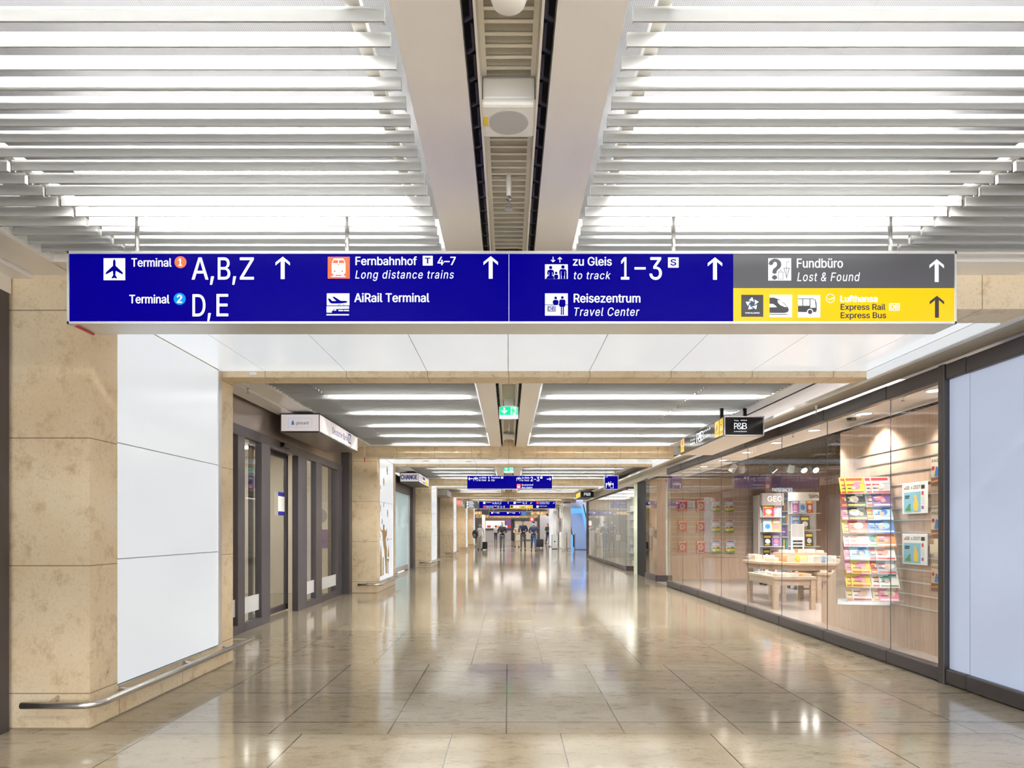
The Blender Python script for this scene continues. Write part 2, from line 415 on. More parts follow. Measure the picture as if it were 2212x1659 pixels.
# ------------------------------------------------------------------ large structure
P0, PITCH, PD = 3.97, 8.65, 2.06                 # first portal, spacing, depth
XL, XG = -2.53, 3.17                              # inner face of the left pillars, right end of the portals
YB, YE, YH = -4.68, 49.28, 84.0                   # back, end of corridor, end of the hall
XS = 3.443                                        # bookshop glass line
def cz(y): return 2.72                            # slat and spine underside before the slope is added
structure(MB().box(-8, XS+.02, YB-.2, YE, -.1, 0).box(XS+.02, 9, 16.9, YE, -.1, 0).box(-14, 14, YE, YH, -.1, 0).build('floor', 'floor_stone'))
structure(MB().box(XS+.02, 9, 2, 16.9, -.1, 0).build('floor', 'shop_floor'))

# portals: left pillar with a lit panel, lintel with lit ceiling panes
SEE = ['', 'nearest', 'second', 'third', 'fourth', 'fifth', 'farthest']
def portal(k):
    y0 = P0+PITCH*k; y1 = y0+PD; nm = SEE[k+1] if k >= 0 else ''
    s = SLOPE*y0
    lab = {-1: 'limestone pillar behind the viewer on the left',
           0: 'large limestone pillar with glowing white panel at far left front',
           1: 'limestone pillar with gold reindeer decals beyond the bank doors',
           2: 'limestone pillar with plain lit panel beside the CHANGE sign',
           3: 'limestone pillar beyond the blank grey sign box on the left',
           4: 'limestone pillar fifth along the left side of the corridor',
           5: 'limestone pillar last on the left before the hall'}[k]
    t = thing('stone_pillar', lab, 'pillar', (XL-.3, y0+1, 0), 'limestone pillars along the left side')
    H = 2.80+s
    b = MB().box(-3.25, XL, y0, y0+.28, 0, H).box(-3.25, XL, y1-.24, y1, 0, H).box(-3.25, XL-.03, y0+.28, y1-.24, 0, H)
    b.build('pillar_body', 'stone', t)
    MB().box(XL-.03, XL, y0+.28, y1-.24, 0, .2).build('plinth', 'plinth_stone', t)
    zt = 2.574+s; zs = [.2, 1.015, 1.77, zt]
    for a, c in zip(zs, zs[1:]):
        MB().box(XL-.028, XL-.004, y0+.285, y1-.31, a+.004, c-.004).build('light_panel', 'lit_panel', t)
    for a in zs[1:-1]: MB().box(XL-.028, XL-.007, y0+.285, y1-.31, a-.0038, a+.0038).build('panel_seam', 'hall_grey', t)
    MB().box(XL-.03, XL+.002, y1-.305, y1-.24, .2, zt).box(XL-.03, XL+.004, y0+.28, y1-.305, .19, .2).build('panel_edge_strip', 'aluminium', t)
    # lintel
    lab = {-1: 'stone lintel with lit ceiling panes behind the viewer', 0: 'stone lintel with large glowing ceiling panes behind the big blue sign',
           1: 'stone lintel with snowflake decals over the second portal'}.get(k, f'stone lintel with lit panes over the {nm} portal')
    t = thing('stone_lintel', lab, 'lintel', (0, y0+1, 2.55+s), 'stone lintels across the corridor')
    zu, ztop = 2.51, 2.86
    MB().box(XL, XG, y0, y0+.27, zu+s, ztop+s).build('front_beam', 'lintel_stone', t)
    MB().box(XL, XG, y1-.24, y1, zu+.012+s, ztop+s).build('rear_beam', 'lintel_stone', t)
    xs = [XL]+[-.005+.715*i for i in range(-3, 5)]+[XG-.02]
    for a, c in zip(xs, xs[1:]):
        MB().box(a+.003, c-.003, y0+.275, y1-.245, zu+.065+s, zu+.09+s).build('light_panel', 'lit_panel', t)
    sm = MB()
    for a in xs[1:-1]: sm.box(a-.0028, a+.0028, y0+.275, y1-.245, zu+.067+s, zu+.088+s)
    sm.build('panel_seams', 'hall_grey', t)
    MB().box(XL, XG, y0+.27, y1-.24, zu+.1+s, zu+.12+s).build('backing_plate', 'dark_bronze', t)
    MB().box(XG-.018, XG, y0+.27, y1-.24, zu-.005+s, zu+.062+s).build('edge_panel', 'lit_panel', t)
    structure(MB().box(XG+.003, 3.95, y0, y1, 2.56+s, 2.86+s).build('trim_6', 'warm_white'))
    # low steel bumper rail around the pillar foot
    if k >= 0:
        lab = ['long steel bumper rail around the foot of the nearest pillar', 'steel bumper rail below the gold reindeer decals'][k] if k < 2 else f'steel bumper rail around the foot of the {nm} pillar'
        t = thing('bumper_rail', lab, 'rail', (XL+.09, y0+1, 0), 'steel bumper rails')
        z, o = .165, .085
        p = [(-2.88, y0-o, z), (XL+o-.1, y0-o, z), (XL+o-.05, y0-o+.012, z), (XL+o-.012, y0-o+.05, z), (XL+o, y0-o+.1, z), (XL+o, y1+.22, z)]
        MB().tube(p, .021, 14).build('rail', 'steel', t, smooth=True)
        br = [((-2.72, y0-o, z+.008), (-2.72, y0, z+.03))]+[((XL+o, yy, z), (XL, yy, z+.01)) for yy in (y0+.3, y0+1.15, y1-.2)]
        for a, c in br: MB().tube([a, c], .011, 8).build('bracket', 'steel', t)
        MB().tube([(XL+o, y1+.2, z), (XL-.1, y1+.2, z)], .011, 8).build('bracket', 'steel', t)
for k in range(-1, 6): portal(k)

# bays between portals: slatted ceiling with LED strips
def slats(y0, y1, x0, x1, name, parent):
    b = MB(); n = int((y1-y0-.02)/.1038)
    for i in range(n):
        y = y1-.33-.1038*i
        if y < y0+.01: break
        z = cz(y)
        b.box(x0, x1, y, y+.007, z, z+.045)
        b.box(x0+.001, x1-.001, y+.0068, y+.018, z+.041, z+.0446)
        b.box(x0+.0006, x0+.004, y+.0068, y+.02, z+.002, z+.0405).box(x1-.004, x1-.0006, y+.0068, y+.02, z+.002, z+.0405)
    if y1-y0 > 0: b.build(name, 'slat_white', parent, slope=True)
def bay(k):                                       # the bay that ends at portal k
    y1 = P0+PITCH*k; y0 = y1-PITCH+PD; z = 2.72
    c = structure(MB().box(XL-.1, -.345, y0, y1, z+.24, z+.27).box(.345, 3.1, y0, y1, z+.24, z+.27).build('ceiling', 'perforated_metal', slope=True))
    for x0, x1 in ((-2.59, -2.145), (-2.125, -.375), (.375, 2.15), (2.17, 3.05)): slats(y0, y1, x0, x1, 'slat_field', c)
    for x in (-2.5, -2.135, -.47, .47, 2.16, 2.95):
        MB().box(x-.022, x+.022, y0, y1, z+.05, z+.085).build('carrier_rail', 'white_metal', c, slope=True)
    for x in (-2.62, 3.05):
        MB().box(x, x+.012, y0, y1, z-.002, z+.24).build('edge_trim', 'white_metal', c, slope=True)
    MB().box(XL-.1, -.35, y1-.2, y1, z-.005, z+.24).box(.35, 3.06, y1-.2, y1, z-.005, z+.24).build('end_trim', 'warm_white', c, slope=True)
    MB().box(XL-.1, -.35, y0, y0+.06, z-.005, z+.24).box(.35, 3.06, y0, y0+.06, z-.005, z+.24).build('end_trim', 'warm_white', c, slope=True)
    # left soffit
    MB().box(-2.86, -2.62, y0, y1, z-.005, z+.2).build('soffit_panel', 'satin_beige', c, slope=True)
    MB().box(-3.1, -2.87, y0, y1, z-.03, z+.2).build('soffit_panel', 'satin_beige', c, slope=True)
    MB().box(-3.3, -3.1, y0, y1, z+.07, z+.2).build('dark_gap', 'black', c, slope=True)
    # right soffit
    MB().box(3.062, 3.24, y0, y1, z-.005, z+.1).build('soffit_panel', 'satin_beige', c, slope=True)
    MB().box(3.24, 3.275, y0, y1, z+.06, z+.1).build('dark_gap', 'black', c, slope=True)
    MB().box(3.275, 3.95, y0, y1, z-.005, z+.1).build('soffit_panel', 'satin_bronze', c, slope=True)
    # spine with central service channel
    for sgn in (-1, 1):
        a = sorted((sgn*.142, sgn*.345)); MB().box(a[0], a[1], y0, y1, z, z+.16).build('spine_panel', 'satin_beige', c, slope=True)
        a = sorted((sgn*.345, sgn*.348)); MB().box(a[0], a[1], y0, y1, z+.0, z+.24).build('spine_edge', 'white_metal', c, slope=True)
        a = sorted((sgn*.104, sgn*.142)); MB().box(a[0], a[1], y0, y1, z+.06, z+.09).build('dark_gap', 'black', c, slope=True)
        a = sorted((sgn*.097, sgn*.105)); MB().box(a[0], a[1], y0, y1, z-.002, z+.2).build('channel_wall', 'warm_white', c, slope=True)
        b = MB(); y = y0+.05
        while y < y1-.06 and k < 3:
            xa, xb = sgn*.112, sgn*.134
            b.tube([(xa, y, z+.03), (xa, y+.1, z+.02), (xb, y+.13, z+.03)], .007, 6); y += .135
        if b.v: b.build('slot_clips', 'clip_dark', c, slope=True)
    b = MB(); y = y0
    while y < y1-.07:
        b.box(-.081, .081, y, y+.005, z+.13, z+.17).box(-.081, .081, y, y+.014, z+.126, z+.132); y += .0547
    b.build('louvre', 'louvre_cream', c, slope=True)
    MB().box(-.1, -.08, y0, y1, z+.118, z+.13).box(.08, .1, y0, y1, z+.118, z+.13).build('louvre_ledge', 'louvre_cream', c, slope=True)
    MB().box(-.11, .11, y0, y1, z+.20, z+.21).build('channel_top', 'louvre_cream', c, slope=True)
    # LED strips
    nb = f'above slats before {SEE[k+1]} portal'
    rows = [y1-.89-1.095*i for i in range(6)] if k == 0 else [y1-.5-1.12*i for i in range(5)]
    for i, y in enumerate(rows):
        if y < y0+.15: continue
        for x0, x1, side in ((-2.02, -.5, 'left of spine'), (.5, 2.05, 'right of spine'), (2.26, 2.98, 'beside shop front')):
            if side[0] == 'b' and k == 0: continue
            t = thing('led_strip', f'LED strip {side}, {ORD[i]} from far end, {nb}', 'ceiling light', ((x0+x1)/2, y, z+.1+SLOPE*y), f'LED strips above the slats {side}')
            e = .06 if side[0] == 'b' else 0
            MB().box(x0-.01, x1+.01, y-.03, y+.03, z+.135, z+.16).build('housing', 'white_metal', t, slope=True)
            MB().box(x0, x1, y-.016, y+.016, z+.112, z+.135).build('diffuser', 'tube', t, slope=True)
for k in range(0, 6): bay(k)
structure(MB().box(-8, -3.1, YB-.2, YE, 2.9, 2.95).box(-3.3, 3.7, YB-.2, YE, 3.16, 3.2).box(XS+.6, 9, 16.6, YE, 2.9, 2.95).build('ceiling', 'plaster', slope=True))

# air grille along the right edge of the ceiling
t = tag(MB().box(3.225, 3.42, YB, 30.4, 2.50, 2.52).build('air_grille', 'grille', slope=True), 'long perforated air grille running along above the shop glass', 'grille')
structure(MB().box(3.172, 3.225, YB, 30.4, 2.495, 2.525).build('trim_1', 'white_metal', slope=True))
structure(MB().box(3.42, 3.432, YB, 30.4, 2.49, 2.525).build('trim_2', 'satin_bronze', slope=True))

# left side before the nearest portal: dark door frame and wall
structure(MB().box(-3.2, -2.985, YB, 3.93, 0, 2.62).build('wall_left', 'dark_bronze', bevel=.004))
structure(MB().box(-3.2, -2.99, YB, 3.95, 2.62, 2.9).build('wall_left', 'warm_white'))
# far wall pieces
structure(MB().box(-3.6, -3.25, 40.6, YE, 0, 3.2).build('wall_left', 'stone'))
structure(MB().box(-3.6, -3.13, 23.33, 29.9, 0, 3.1).build('wall_left', 'dark_bronze'))
structure(MB().box(-3.6, -3.2, 31.98, 38.5, 0, 3.1).build('wall_left', 'stone'))
# right jambs of the last two portals
for k, lab in ((4, 'pale square column on the right beside the steel bollard'), (5, 'pale slim column on the right at the hall entrance')):
    y0 = P0+PITCH*k
    t = tag(MB().box(3.18, 3.65 if k == 4 else 3.45, y0, y0+1.2, 0, 2.9).build('square_column', 'hall_white', bevel=.02), lab, 'column')
    structure(MB().box(3.0, 3.18, y0+.3, y0+1.6, .1, 2.8).build('trim_3', 'lit_panel')) if k == 5 else None
structure(MB().box(3.62, 3.75, 41.0, YE, 0, 3.2).build('wall_right', 'hall_white'))
structure(MB().box(6.0, 6.2, 30.4, 41, 0, 3.2).build('wall_right', 'hall_grey'))
structure(MB().box(3.75, 9, 46.0, 46.2, 0, 3.2).build('wall_right', 'hall_grey'))

# bays two onward on the left: frosted exchange-office door and frames
t = thing('exchange_office_front', 'frosted teal glass door in dark frame under the CHANGE sign', 'glass door', (-3.2, 17.7, 0))
MB().box(-3.17, -3.15, 14.7, 20.45, .16, 2.30).build('glass_pane', 'frosted_teal', t)
MB().box(-3.18, -3.13, 14.7, 20.45, .02, .16).build('kick_plate', 'aluminium', t)
MB().box(-3.2, -3.12, 20.45, 20.75, 0, 2.36).build('edge_strip', 'silver_frame', t)
MB().box(-3.3, -3.02, 20.75, 21.25, 0, 2.74).build('end_post', 'dark_bronze', t)
MB().box(-3.25, -3.10, 14.7, 20.75, 2.30, 2.74).build('head_panel', 'dark_bronze', t)
structure(MB().box(-3.7, -3.6, 14.7, 21.3, 0, 3).build('wall_left', 'hall_grey'))

# bank entrance in the first bay
t = thing('bank_entrance', 'glazed bank entrance with dark bronze frames and sliding doors on the left', 'glass doors', (-3.2, 9.3, 0))
X0, X1 = -3.2, -3.13
MB().box(X0-.03, X1-.02, 6.04, 12.5, 2.43, 2.80).build('header_panel', 'satin_bronze', t)
MB().box(X0, X1, 6.04, 12.5, 2.31, 2.43).build('transom', 'bronze_frame', t, bevel=.004)
for a, c in ((6.04, 6.3), (7.60, 7.80), (8.33, 8.63), (9.77, 10.2), (10.68, 11.02), (12.03, 12.35)):
    MB().box(X0-.02, X1, a, c, 0, 2.31).build('stile', 'bronze_frame', t, bevel=.004)
for a, c in ((6.3, 7.60), (7.80, 8.33), (10.2, 10.68), (11.02, 12.03)):
    MB().box(X0, X1, a, c, 0, .1).build('bottom_rail', 'bronze_frame', t)
    MB().box(X0+.02, X0+.03, a, c, .1, 2.31).build('glass_pane', 'glass', t)
    MB().box(X0+.034, X0+.036, a, c, .2, .40).build('frosted_band', 'frost_band', t)
for j, (a, c) in enumerate(((8.55, 9.08), (9.08, 9.95))):                 # recessed sliding leaves
    leaf = MB().box(-3.39, -3.34, a, a+.06, .02, 2.33).box(-3.39, -3.34, c-.06, c, .02, 2.33).box(-3.39, -3.34, a, c, .02, .1).box(-3.39, -3.34, a, c, 2.27, 2.33).build('door_leaf', 'bronze_frame', t)
    MB().box(-3.37, -3.36, a+.06, c-.06, .1, 2.27).build('glass_pane', 'glass', leaf)
MB().box(-3.4, -3.2, 8.6, 9.9, 2.33, 2.45).build('door_head', 'bronze_frame', t)
MB().box(-3.4, -3.0, 12.36, 12.58, 0, 2.80).build('end_post', 'dark_bronze', t)
sn = MB().box(X1, X1+.06, 9.0, 9.26, 2.34, 2.41).build('door_sensor', 'black_gloss', t, bevel=.01)
pl = Plane((-3.338, 0, 0), (0, 1, 0), (1, 0, 0))
nt_ = shape(pl, rect(9.5, 1.42, 9.78, 1.76), .004, 'notice', 'paper', t)
shape(pl, rect(9.5, 1.70, 9.78, 1.76), .005, 'notice_band', 'bank_blue', nt_); shape(pl, rect(9.5, 1.42, 9.78, 1.48), .005, 'notice_band', 'bank_blue', nt_)
# bank interior
structure(MB().box(-6.6, -6.5, 5.8, 12.8, 0, 2.9).box(-6.6, -3.4, 12.62, 12.75, 0, 2.9).box(-6.6, -3.25, 5.85, 6.0, 0, 2.9).build('wall_left', 'cream_wall'))
structure(MB().box(-6.5, -3.25, 6.0, 12.6, 2.62, 2.68).build('ceiling', 'plaster'))
for i in range(3):  # lamps added and widened to brighten the cream walls
    y = 7.4+1.9*i
    t = tag(MB().box(-5.5, -3.9, y-.15, y+.15, 2.605, 2.62).build('ceiling_fill_light', 'hall_lit'), f'{ORD[i]} long added fill light inside the bank behind the doors', 'ceiling light', 'added fill lights inside the bank')
t = tag(MB().box(-3.80, -3.45, 12.6, 12.62, .85, 1.75).build('wall_poster', ['paper']), 'tall poster on the cream wall inside the bank', 'poster')
shape(front_plane(12.598), rect(-3.79, .86, -3.46, 1.22), 0, 'poster_block', 'c_violet', t); shape(front_plane(12.598), circ(-3.62, 1.48, .14), 0, 'poster_picture', 'c_grey', t)
# ------------------------------------------------------------------ shop fronts on the right
HB, HT, BT = 2.375, 2.50, .124                    # head rail underside and top, base rail top
def glass_panel(y0, y1, label, m='glass', x=XS):
    t = thing('shop_window', label, 'glass panel', (x, (y0+y1)/2, 0), 'glass panels of the bookshop front')
    s = .004*(y0+y1)/2
    MB().box(x-.04, x+.045, y0+.003, y1-.003, .008, BT).build('base_rail', 'dark_bronze', t, bevel=.012)
    MB().box(x-.04, x+.045, y0+.003, y1-.003, HB-.02+s, HT-.022+s).build('head_rail', 'dark_bronze', t, bevel=.012)
    MB().box(x-.006, x+.006, y0+.004, y1-.004, BT, HB-.02+s).build('glass_pane', m, t)
    MB().box(x-.003, x+.003, y1-.0025, y1+.0025, BT, HB-.02+s).build('edge_seal', 'dark_bronze', t)
ys = [5.2, 5.926]+[5.926+1.18*j for j in range(1, 8)]
for i, (a, c) in enumerate(zip(ys, ys[1:])):
    glass_panel(a, c, ['narrow bookshop glass panel right beside the dark upright post', 'second bookshop glass panel, in front of the magazine rack', 'third bookshop glass panel from the dark post', 'fourth bookshop glass panel, in front of the book tables',
                       'fifth bookshop glass panel from the dark post', 'sixth bookshop glass panel from the dark post', 'seventh bookshop glass panel from the dark post', 'last bookshop glass panel, next to the shop entrance'][i])
for a, c, lab in ((4.90, 5.13, 'narrow frosted bluish panel right beside the dark post'), (3.7, 4.90, 'wide frosted bluish panel at the right edge of the photo'), (2.5, 3.7, 'frosted bluish panel beyond the right edge')):
    glass_panel(a, c, lab, 'frosted')
structure(MB().box(XS+.3, XS+.34, 1.5, 5.0, 0, 2.6).build('wall_right', 'plaster'))
structure(MB().box(XS-.02, XS+.3, YB, 2.5, 0, 2.49).build('wall_right', 'plaster'))
tag(MB().box(XS-.05, XS+.05, 5.13, 5.2, 0, 2.50).build('door_post', 'dark_bronze', bevel=.006), 'dark upright post between frosted panels and the bookshop glass', 'post')
# entrance returns of the two shops
def glass_return(name, x0, x1, y0, y1, label):
    t = thing(name, label, 'glass screen', (x0, y0, 0))
    for (a, b, c, d) in ((x0, x1, y0-.03, y0+.05), (x0-.03, x0+.05, y0, y1)):
        MB().box(a, b, c, d, 0, .14).build('base_rail', 'dark_bronze', t); MB().box(a, b, c, d, 2.44, 2.62).build('head_rail', 'dark_bronze', t)
    MB().box(x0, x1, y0, y0+.012, .14, 2.44).build('glass_pane', 'glass', t); MB().box(x0, x0+.012, y0+.02, y1, .14, 2.44).build('glass_pane', 'glass', t)
glass_return('glass_screen', 3.49, 3.85, 15.5, 16.7, 'glass corner screen beside the dark doorway after the bookshop')
glass_return('glass_screen', 3.54, 3.85, 19.65, 19.9, 'glass corner at the near end of the second shop front')
structure(MB().box(3.5, 3.58, 16.72, 17.9, 0, 2.62).build('door_1', 'black'))
structure(MB().box(3.58, 4.0, 16.72, 16.8, 0, 2.62).build('wall_right', 'wood'))
tag(MB().box(3.50, 3.60, 17.9, 18.4, 0, 2.5).build('door_edge', 'pale_green'), 'pale green door edge beside the dark doorway', 'door')
t = None
for i in range(8):
    a = 19.9+1.2*i
    glass_panel(a, a+1.2, f'{ORD[i]} glass panel of the far shop front after its corner', 'glass', 3.55)
tag(MB().box(3.5, 3.62, 29.55, 29.75, 0, 2.6).build('door_post', 'dark_bronze'), 'dark post at the far end of the second shop front', 'post')
structure(MB().box(3.62, 3.75, 14.19, 14.25, 0, .001).box(XS-.04, 3.9, 14.19, 16.7, 2.5, 2.7).build('trim_4', 'warm_white'))
structure(MB().box(3.43, 3.7, 16.7, 30.4, 2.5, 2.78).build('trim_5', 'warm_white'))

# ------------------------------------------------------------------ bookshop interior
structure(MB().box(XS+.0, 4.25, 5.0, 16.3, 2.47, 2.5).box(4.22, 4.25, 5.0, 16.3, 2.47, 2.86).build('ceiling', 'shop_white'))
b = MB(); x = 4.3
while x < 8.9: b.box(x, x+.014, 5.2, 16.4, 2.80, 2.86); x += .13
y = 5.3
while y < 16.4: b.box(4.25, 8.95, y, y+.014, 2.80, 2.86); y += .13
g = structure(MB().box(4.25, 9, 5.0, 16.5, 2.95, 3.0).build('ceiling', 'grid_black')); b.build('open_grid', 'grid_black', g)
structure(MB().box(8.9, 9.0, 4.9, 16.6, 0, 3).box(4.2, 9, 4.9, 5.0, 0, 3).build('wall_right', 'wood'))
structure(MB().box(6.2, 9, 16.3, 16.4, 0, 3).box(3.9, 6.2, 16.32, 16.4, 2.4, 3).build('wall_far', 'wood'))
structure(MB().box(3.92, 4.3, 16.25, 16.4, 0, 2.7).build('wall_far', 'shop_white'))
# pinkish partition behind the spinner racks
structure(MB().box(6.9, 7.0, 9.5, 13.2, 0, 2.7).build('wall_right', 'shop_white'))

# downlights and little ceiling devices along the shop soffit
for i, (px, py) in enumerate(((1988, 838), (1882, 886), (1766, 925), (1678, 954), (1611, 978), (1560, 996), (1522, 1006))):
    D = 5.6+1.18*i+.35; xx = 3.86
    t = thing('downlight', f'{ORD[i]} round recessed downlight in the bookshop soffit from the dark post', 'downlight', (xx, D, 2.47), 'recessed downlights in the bookshop soffit')
    MB().lathe([(.085, 0), (.09, -.006), (.075, -.008), (.07, 0)], (xx, D, 2.47), 20).build('trim_ring', 'white_metal', t)
    MB().lathe([(.066, -.003), (.066, -.004)], (xx, D, 2.47), 20).build('lens', 'lamp_disc', t)
    l = bpy.data.lights.new('downlight_beam', 'SPOT'); l.energy = 70*SPOT; l.color = (1, .90, .82); l.spot_size = math.radians(115); l.spot_blend = .5; l.shadow_soft_size = .06
    o = bpy.data.objects.new('downlight_beam', l); COL.objects.link(o); o.parent = t; o.location = (0, 0, -.03)
for px, D, lab in ((1962, 6.2, 'small sprinkler in the bookshop soffit nearest the dark post'), (1722, 8.6, 'small sprinkler in the bookshop soffit above the book tables')):
    p = W(px, 870, D); t = thing('sprinkler', lab, 'sprinkler', (3.72, D, 2.47))
    MB().lathe([(.03, 0), (.03, -.008), (.008, -.012), (.008, -.04), (.018, -.045), (.018, -.05)], (3.72, D, 2.47), 12).build('sprinkler_head', 'chrome', t)
t = thing('smoke_detector', 'round white smoke detector in the bookshop soffit', 'smoke detector', (3.78, 7.25, 2.47))
MB().lathe([(.085, 0), (.085, -.02), (.06, -.03)], (3.78, 7.25, 2.47), 20).build('housing', 'plastic_white', t); MB().lathe([(.05, -.03), (.045, -.055)], (3.78, 7.25, 2.47), 16).build('sensor_cage', 'c_black', t)
# fill lamps added above the open grid to brighten the shop interior
for i, (xx, yy) in enumerate(((5.2, 7.4), (6.6, 8.2), (5.4, 10.2), (6.5, 10.9), (5.2, 13.4), (6.6, 13.8), (7.8, 12))):
    t = thing('grid_fill_lamp', f'{ORD[i]} added square fill lamp inside the black open-grid ceiling of the bookshop', 'ceiling light', (xx, yy, 2.86), 'added fill lamps in the bookshop grid ceiling')
    MB().box(xx-.2, xx+.2, yy-.2, yy+.2, 2.87, 2.9).build('housing', 'white_metal', t); MB().box(xx-.18, xx+.18, yy-.18, yy+.18, 2.862, 2.87).build('diffuser', 'lamp_disc', t)
    l = bpy.data.lights.new('grid_fill_beam', 'SPOT'); l.energy = 210*SPOT; l.color = (1, .92, .86); l.spot_size = math.radians(130); l.spot_blend = .6; l.shadow_soft_size = .15
    o = bpy.data.objects.new('grid_fill_beam', l); COL.objects.link(o); o.parent = t; o.location = (0, 0, -.08)
# track with spotlights
tz = 2.46
tr = tag(MB().box(3.95, 6.15, 11.98, 12.02, tz, tz+.03).build('light_track', 'c_black'), 'black lighting track across the bookshop above the tables', 'light track')
for x in (4.3, 5.8): MB().box(x-.01, x+.01, 11.99, 12.01, tz+.03, 2.82).build('hanger', 'c_black', tr)
for i, (px, aim, on, lab) in enumerate(((1584, (-.5, .2, -.8), 0, 'grey track spotlight at the left end of the track'), (1603, (.3, .6, -.6), 0, 'grey track spotlight second from the left on the track'), (1667, (.6, -.2, -.7), 1, 'grey track spotlight left of the two bright ones'),
                                   (1709, (0, .5, -.8), 0, 'grey track spotlight just left of the two bright ones'), (1733, (.1, -.75, -.6), 1, 'bright track spotlight, left and higher of the glaring pair'), (1758, (.1, -.8, -.55), 1, 'bright track spotlight, right and lower of the glaring pair'))):
    x = (px-CX)*12/F; t = thing('track_spotlight', lab, 'spotlight', (x, 12, tz), 'spotlights on the bookshop track')
    d = Vector(aim).normalized(); c = Vector((x, 12, tz-.12))
    MB().tube([(x, 12, tz), (x, 12, tz-.1)], .01, 8).build('stem', 'c_black', t)
    MB().tube([c-d*.08, c+d*.08], [.05, .06], 14).build('lamp_head', 'counter_grey' if not on else 'cloth_grey', t)
    MB().tube([c+d*.081, c+d*.083], .052, 14).build('lens', 'spot_disc' if on else 'c_cream', t)
    l = bpy.data.lights.new('track_beam', 'SPOT'); l.energy = (60 if on else 30)*SPOT; l.color = (1, .92, .85); l.spot_size = math.radians(55); l.spot_blend = .4; l.shadow_soft_size = .05
    o = bpy.data.objects.new('track_beam', l); COL.objects.link(o); o.parent = t; o.location = c+d*.1-t.location; o.rotation_euler = d.to_track_quat('-Z', 'Y').to_euler()

# near wood slatwall beside the glass
t = thing('slatwall_partition', 'tall wood-grain slatwall partition standing close behind the glass', 'display wall', (4.14, 6.9, 0))
pr = [(4.08, 5.02, 0), (4.08, 8.58, 0), (4.08, 8.58, .42), (4.08, 8.09, .82), (4.08, 8.09, 2.40), (4.08, 5.02, 2.40)]
MB().extrude(pr, (.12, 0, 0)).build('wood_panel', 'wood', t)
for k in range(14):
    z = 2.055-.125*k; MB().box(4.072, 4.081, 5.25, 7.7, z-.006, z+.006).build('slat_rail', 'aluminium', t)
# far slatwall with magazines
t = thing('slatwall_partition', 'wide wood-grain slatwall at the far end with a grid of magazines', 'display wall', (5.0, 16.25, 0))
MB().box(4.0, 6.15, 16.2, 16.3, 0, 2.5).build('wood_panel', 'wood', t); MB().box(6.15, 6.3, 15.75, 16.3, 0, 2.5).build('side_panel', 'wood', t)
for k in range(12):
    z = 1.92-.125*k; MB().box(4.02, 6.14, 16.19, 16.201, z-.005, z+.005).build('slat_rail', 'aluminium', t)

def magazine(name, label, cat, loc, wd, ht, th, base, marks, group=None, rz=0, tilt=0, back='c_white'):
    """a magazine standing upright: pages block and a printed cover whose fields are sub-parts; faces -y, tilt leans it back"""
    t = thing(name, label, cat, loc, group, rz); R = Matrix.Rotation(-tilt, 4, 'X')
    def place(mb): mb.v = [tuple(R @ Vector(v)) for v in mb.v]; return mb
    place(MB().box(-wd/2, wd/2, 0, th, 0, ht)).build('pages', 'paper', t, local=True)
    cv = place(MB().box(-wd/2-.001, wd/2+.001, -.002, 0, -.001, ht+.001)).build('cover', base, t, local=True)
    for j, (m, pts) in enumerate(marks):
        place(MB().poly([(-wd/2+a*wd, -.0025-.0004*j, b*ht) for a, b in pts])).build('cover_print', m, cv, local=True)
    return t
red_marks = [('c_orange', rect(0, .93, 1, 1)), ('c_white', rect(.08, .8, .92, .9)), ('c_cream', circ(.5, .45, .3, 20, .23)), ('c_pink', circ(.5, .45, .19, 16, .15)), ('c_yellow', circ(.16, .7, .1, 10, .07)), ('c_teal', rect(.05, .48, .15, .56)), ('c_brown', circ(.82, .25, .11, 10, .09)), ('c_grey', circ(.2, .18, .12, 10, .08)), ('c_white', rect(.1, .04, .9, .08))]
def field_marks(): return [('c_sky', rect(0, .5, 1, .86)), ('c_red', rect(.08, .88, .9, .96)), ('c_white', circ(.5, .66, .42, 16, .12)), ('c_green', rect(0, 0, 1, .34)), ('c_yellow', [(0, .3), (.3, .4), (.6, .34), (1, .42), (1, .2), (.55, .12), (.2, .22), (0, .14)]), ('c_pink', circ(.66, .42, .14, 12, .08)), ('c_white', circ(.3, .2, .16, 12, .09)), ('c_brown', [(0, .34), (.25, .44), (.5, .36), (.8, .46), (1, .4), (1, .34)])]
D = 16.185
for r, (ya, yb) in enumerate(((1077, 1106), (1122, 1150.5), (1166, 1194.5))):
    for c, px in enumerate((1473.5, 1513, 1545.5, 1574.5)):
        if r == 2: px += (0, 0, .5, 2.5)[c]
        p = W(px, yb, D); kind = c < 2
        row = ('top', 'middle', 'bottom')[r]; col = ('far left', 'second', 'third', 'far right')[c]
        magazine('magazine', (f'red magazine with round cream picture, {row} row, {col} column on far slatwall' if kind else f'green and sky-blue magazine, {row} row, {col} column on far slatwall'),
                 'magazine', (p.x, D-.02, p.z), .225, .315, .006, 'c_red' if kind else 'c_white', red_marks if kind else field_marks(), 'magazines on the far slatwall')

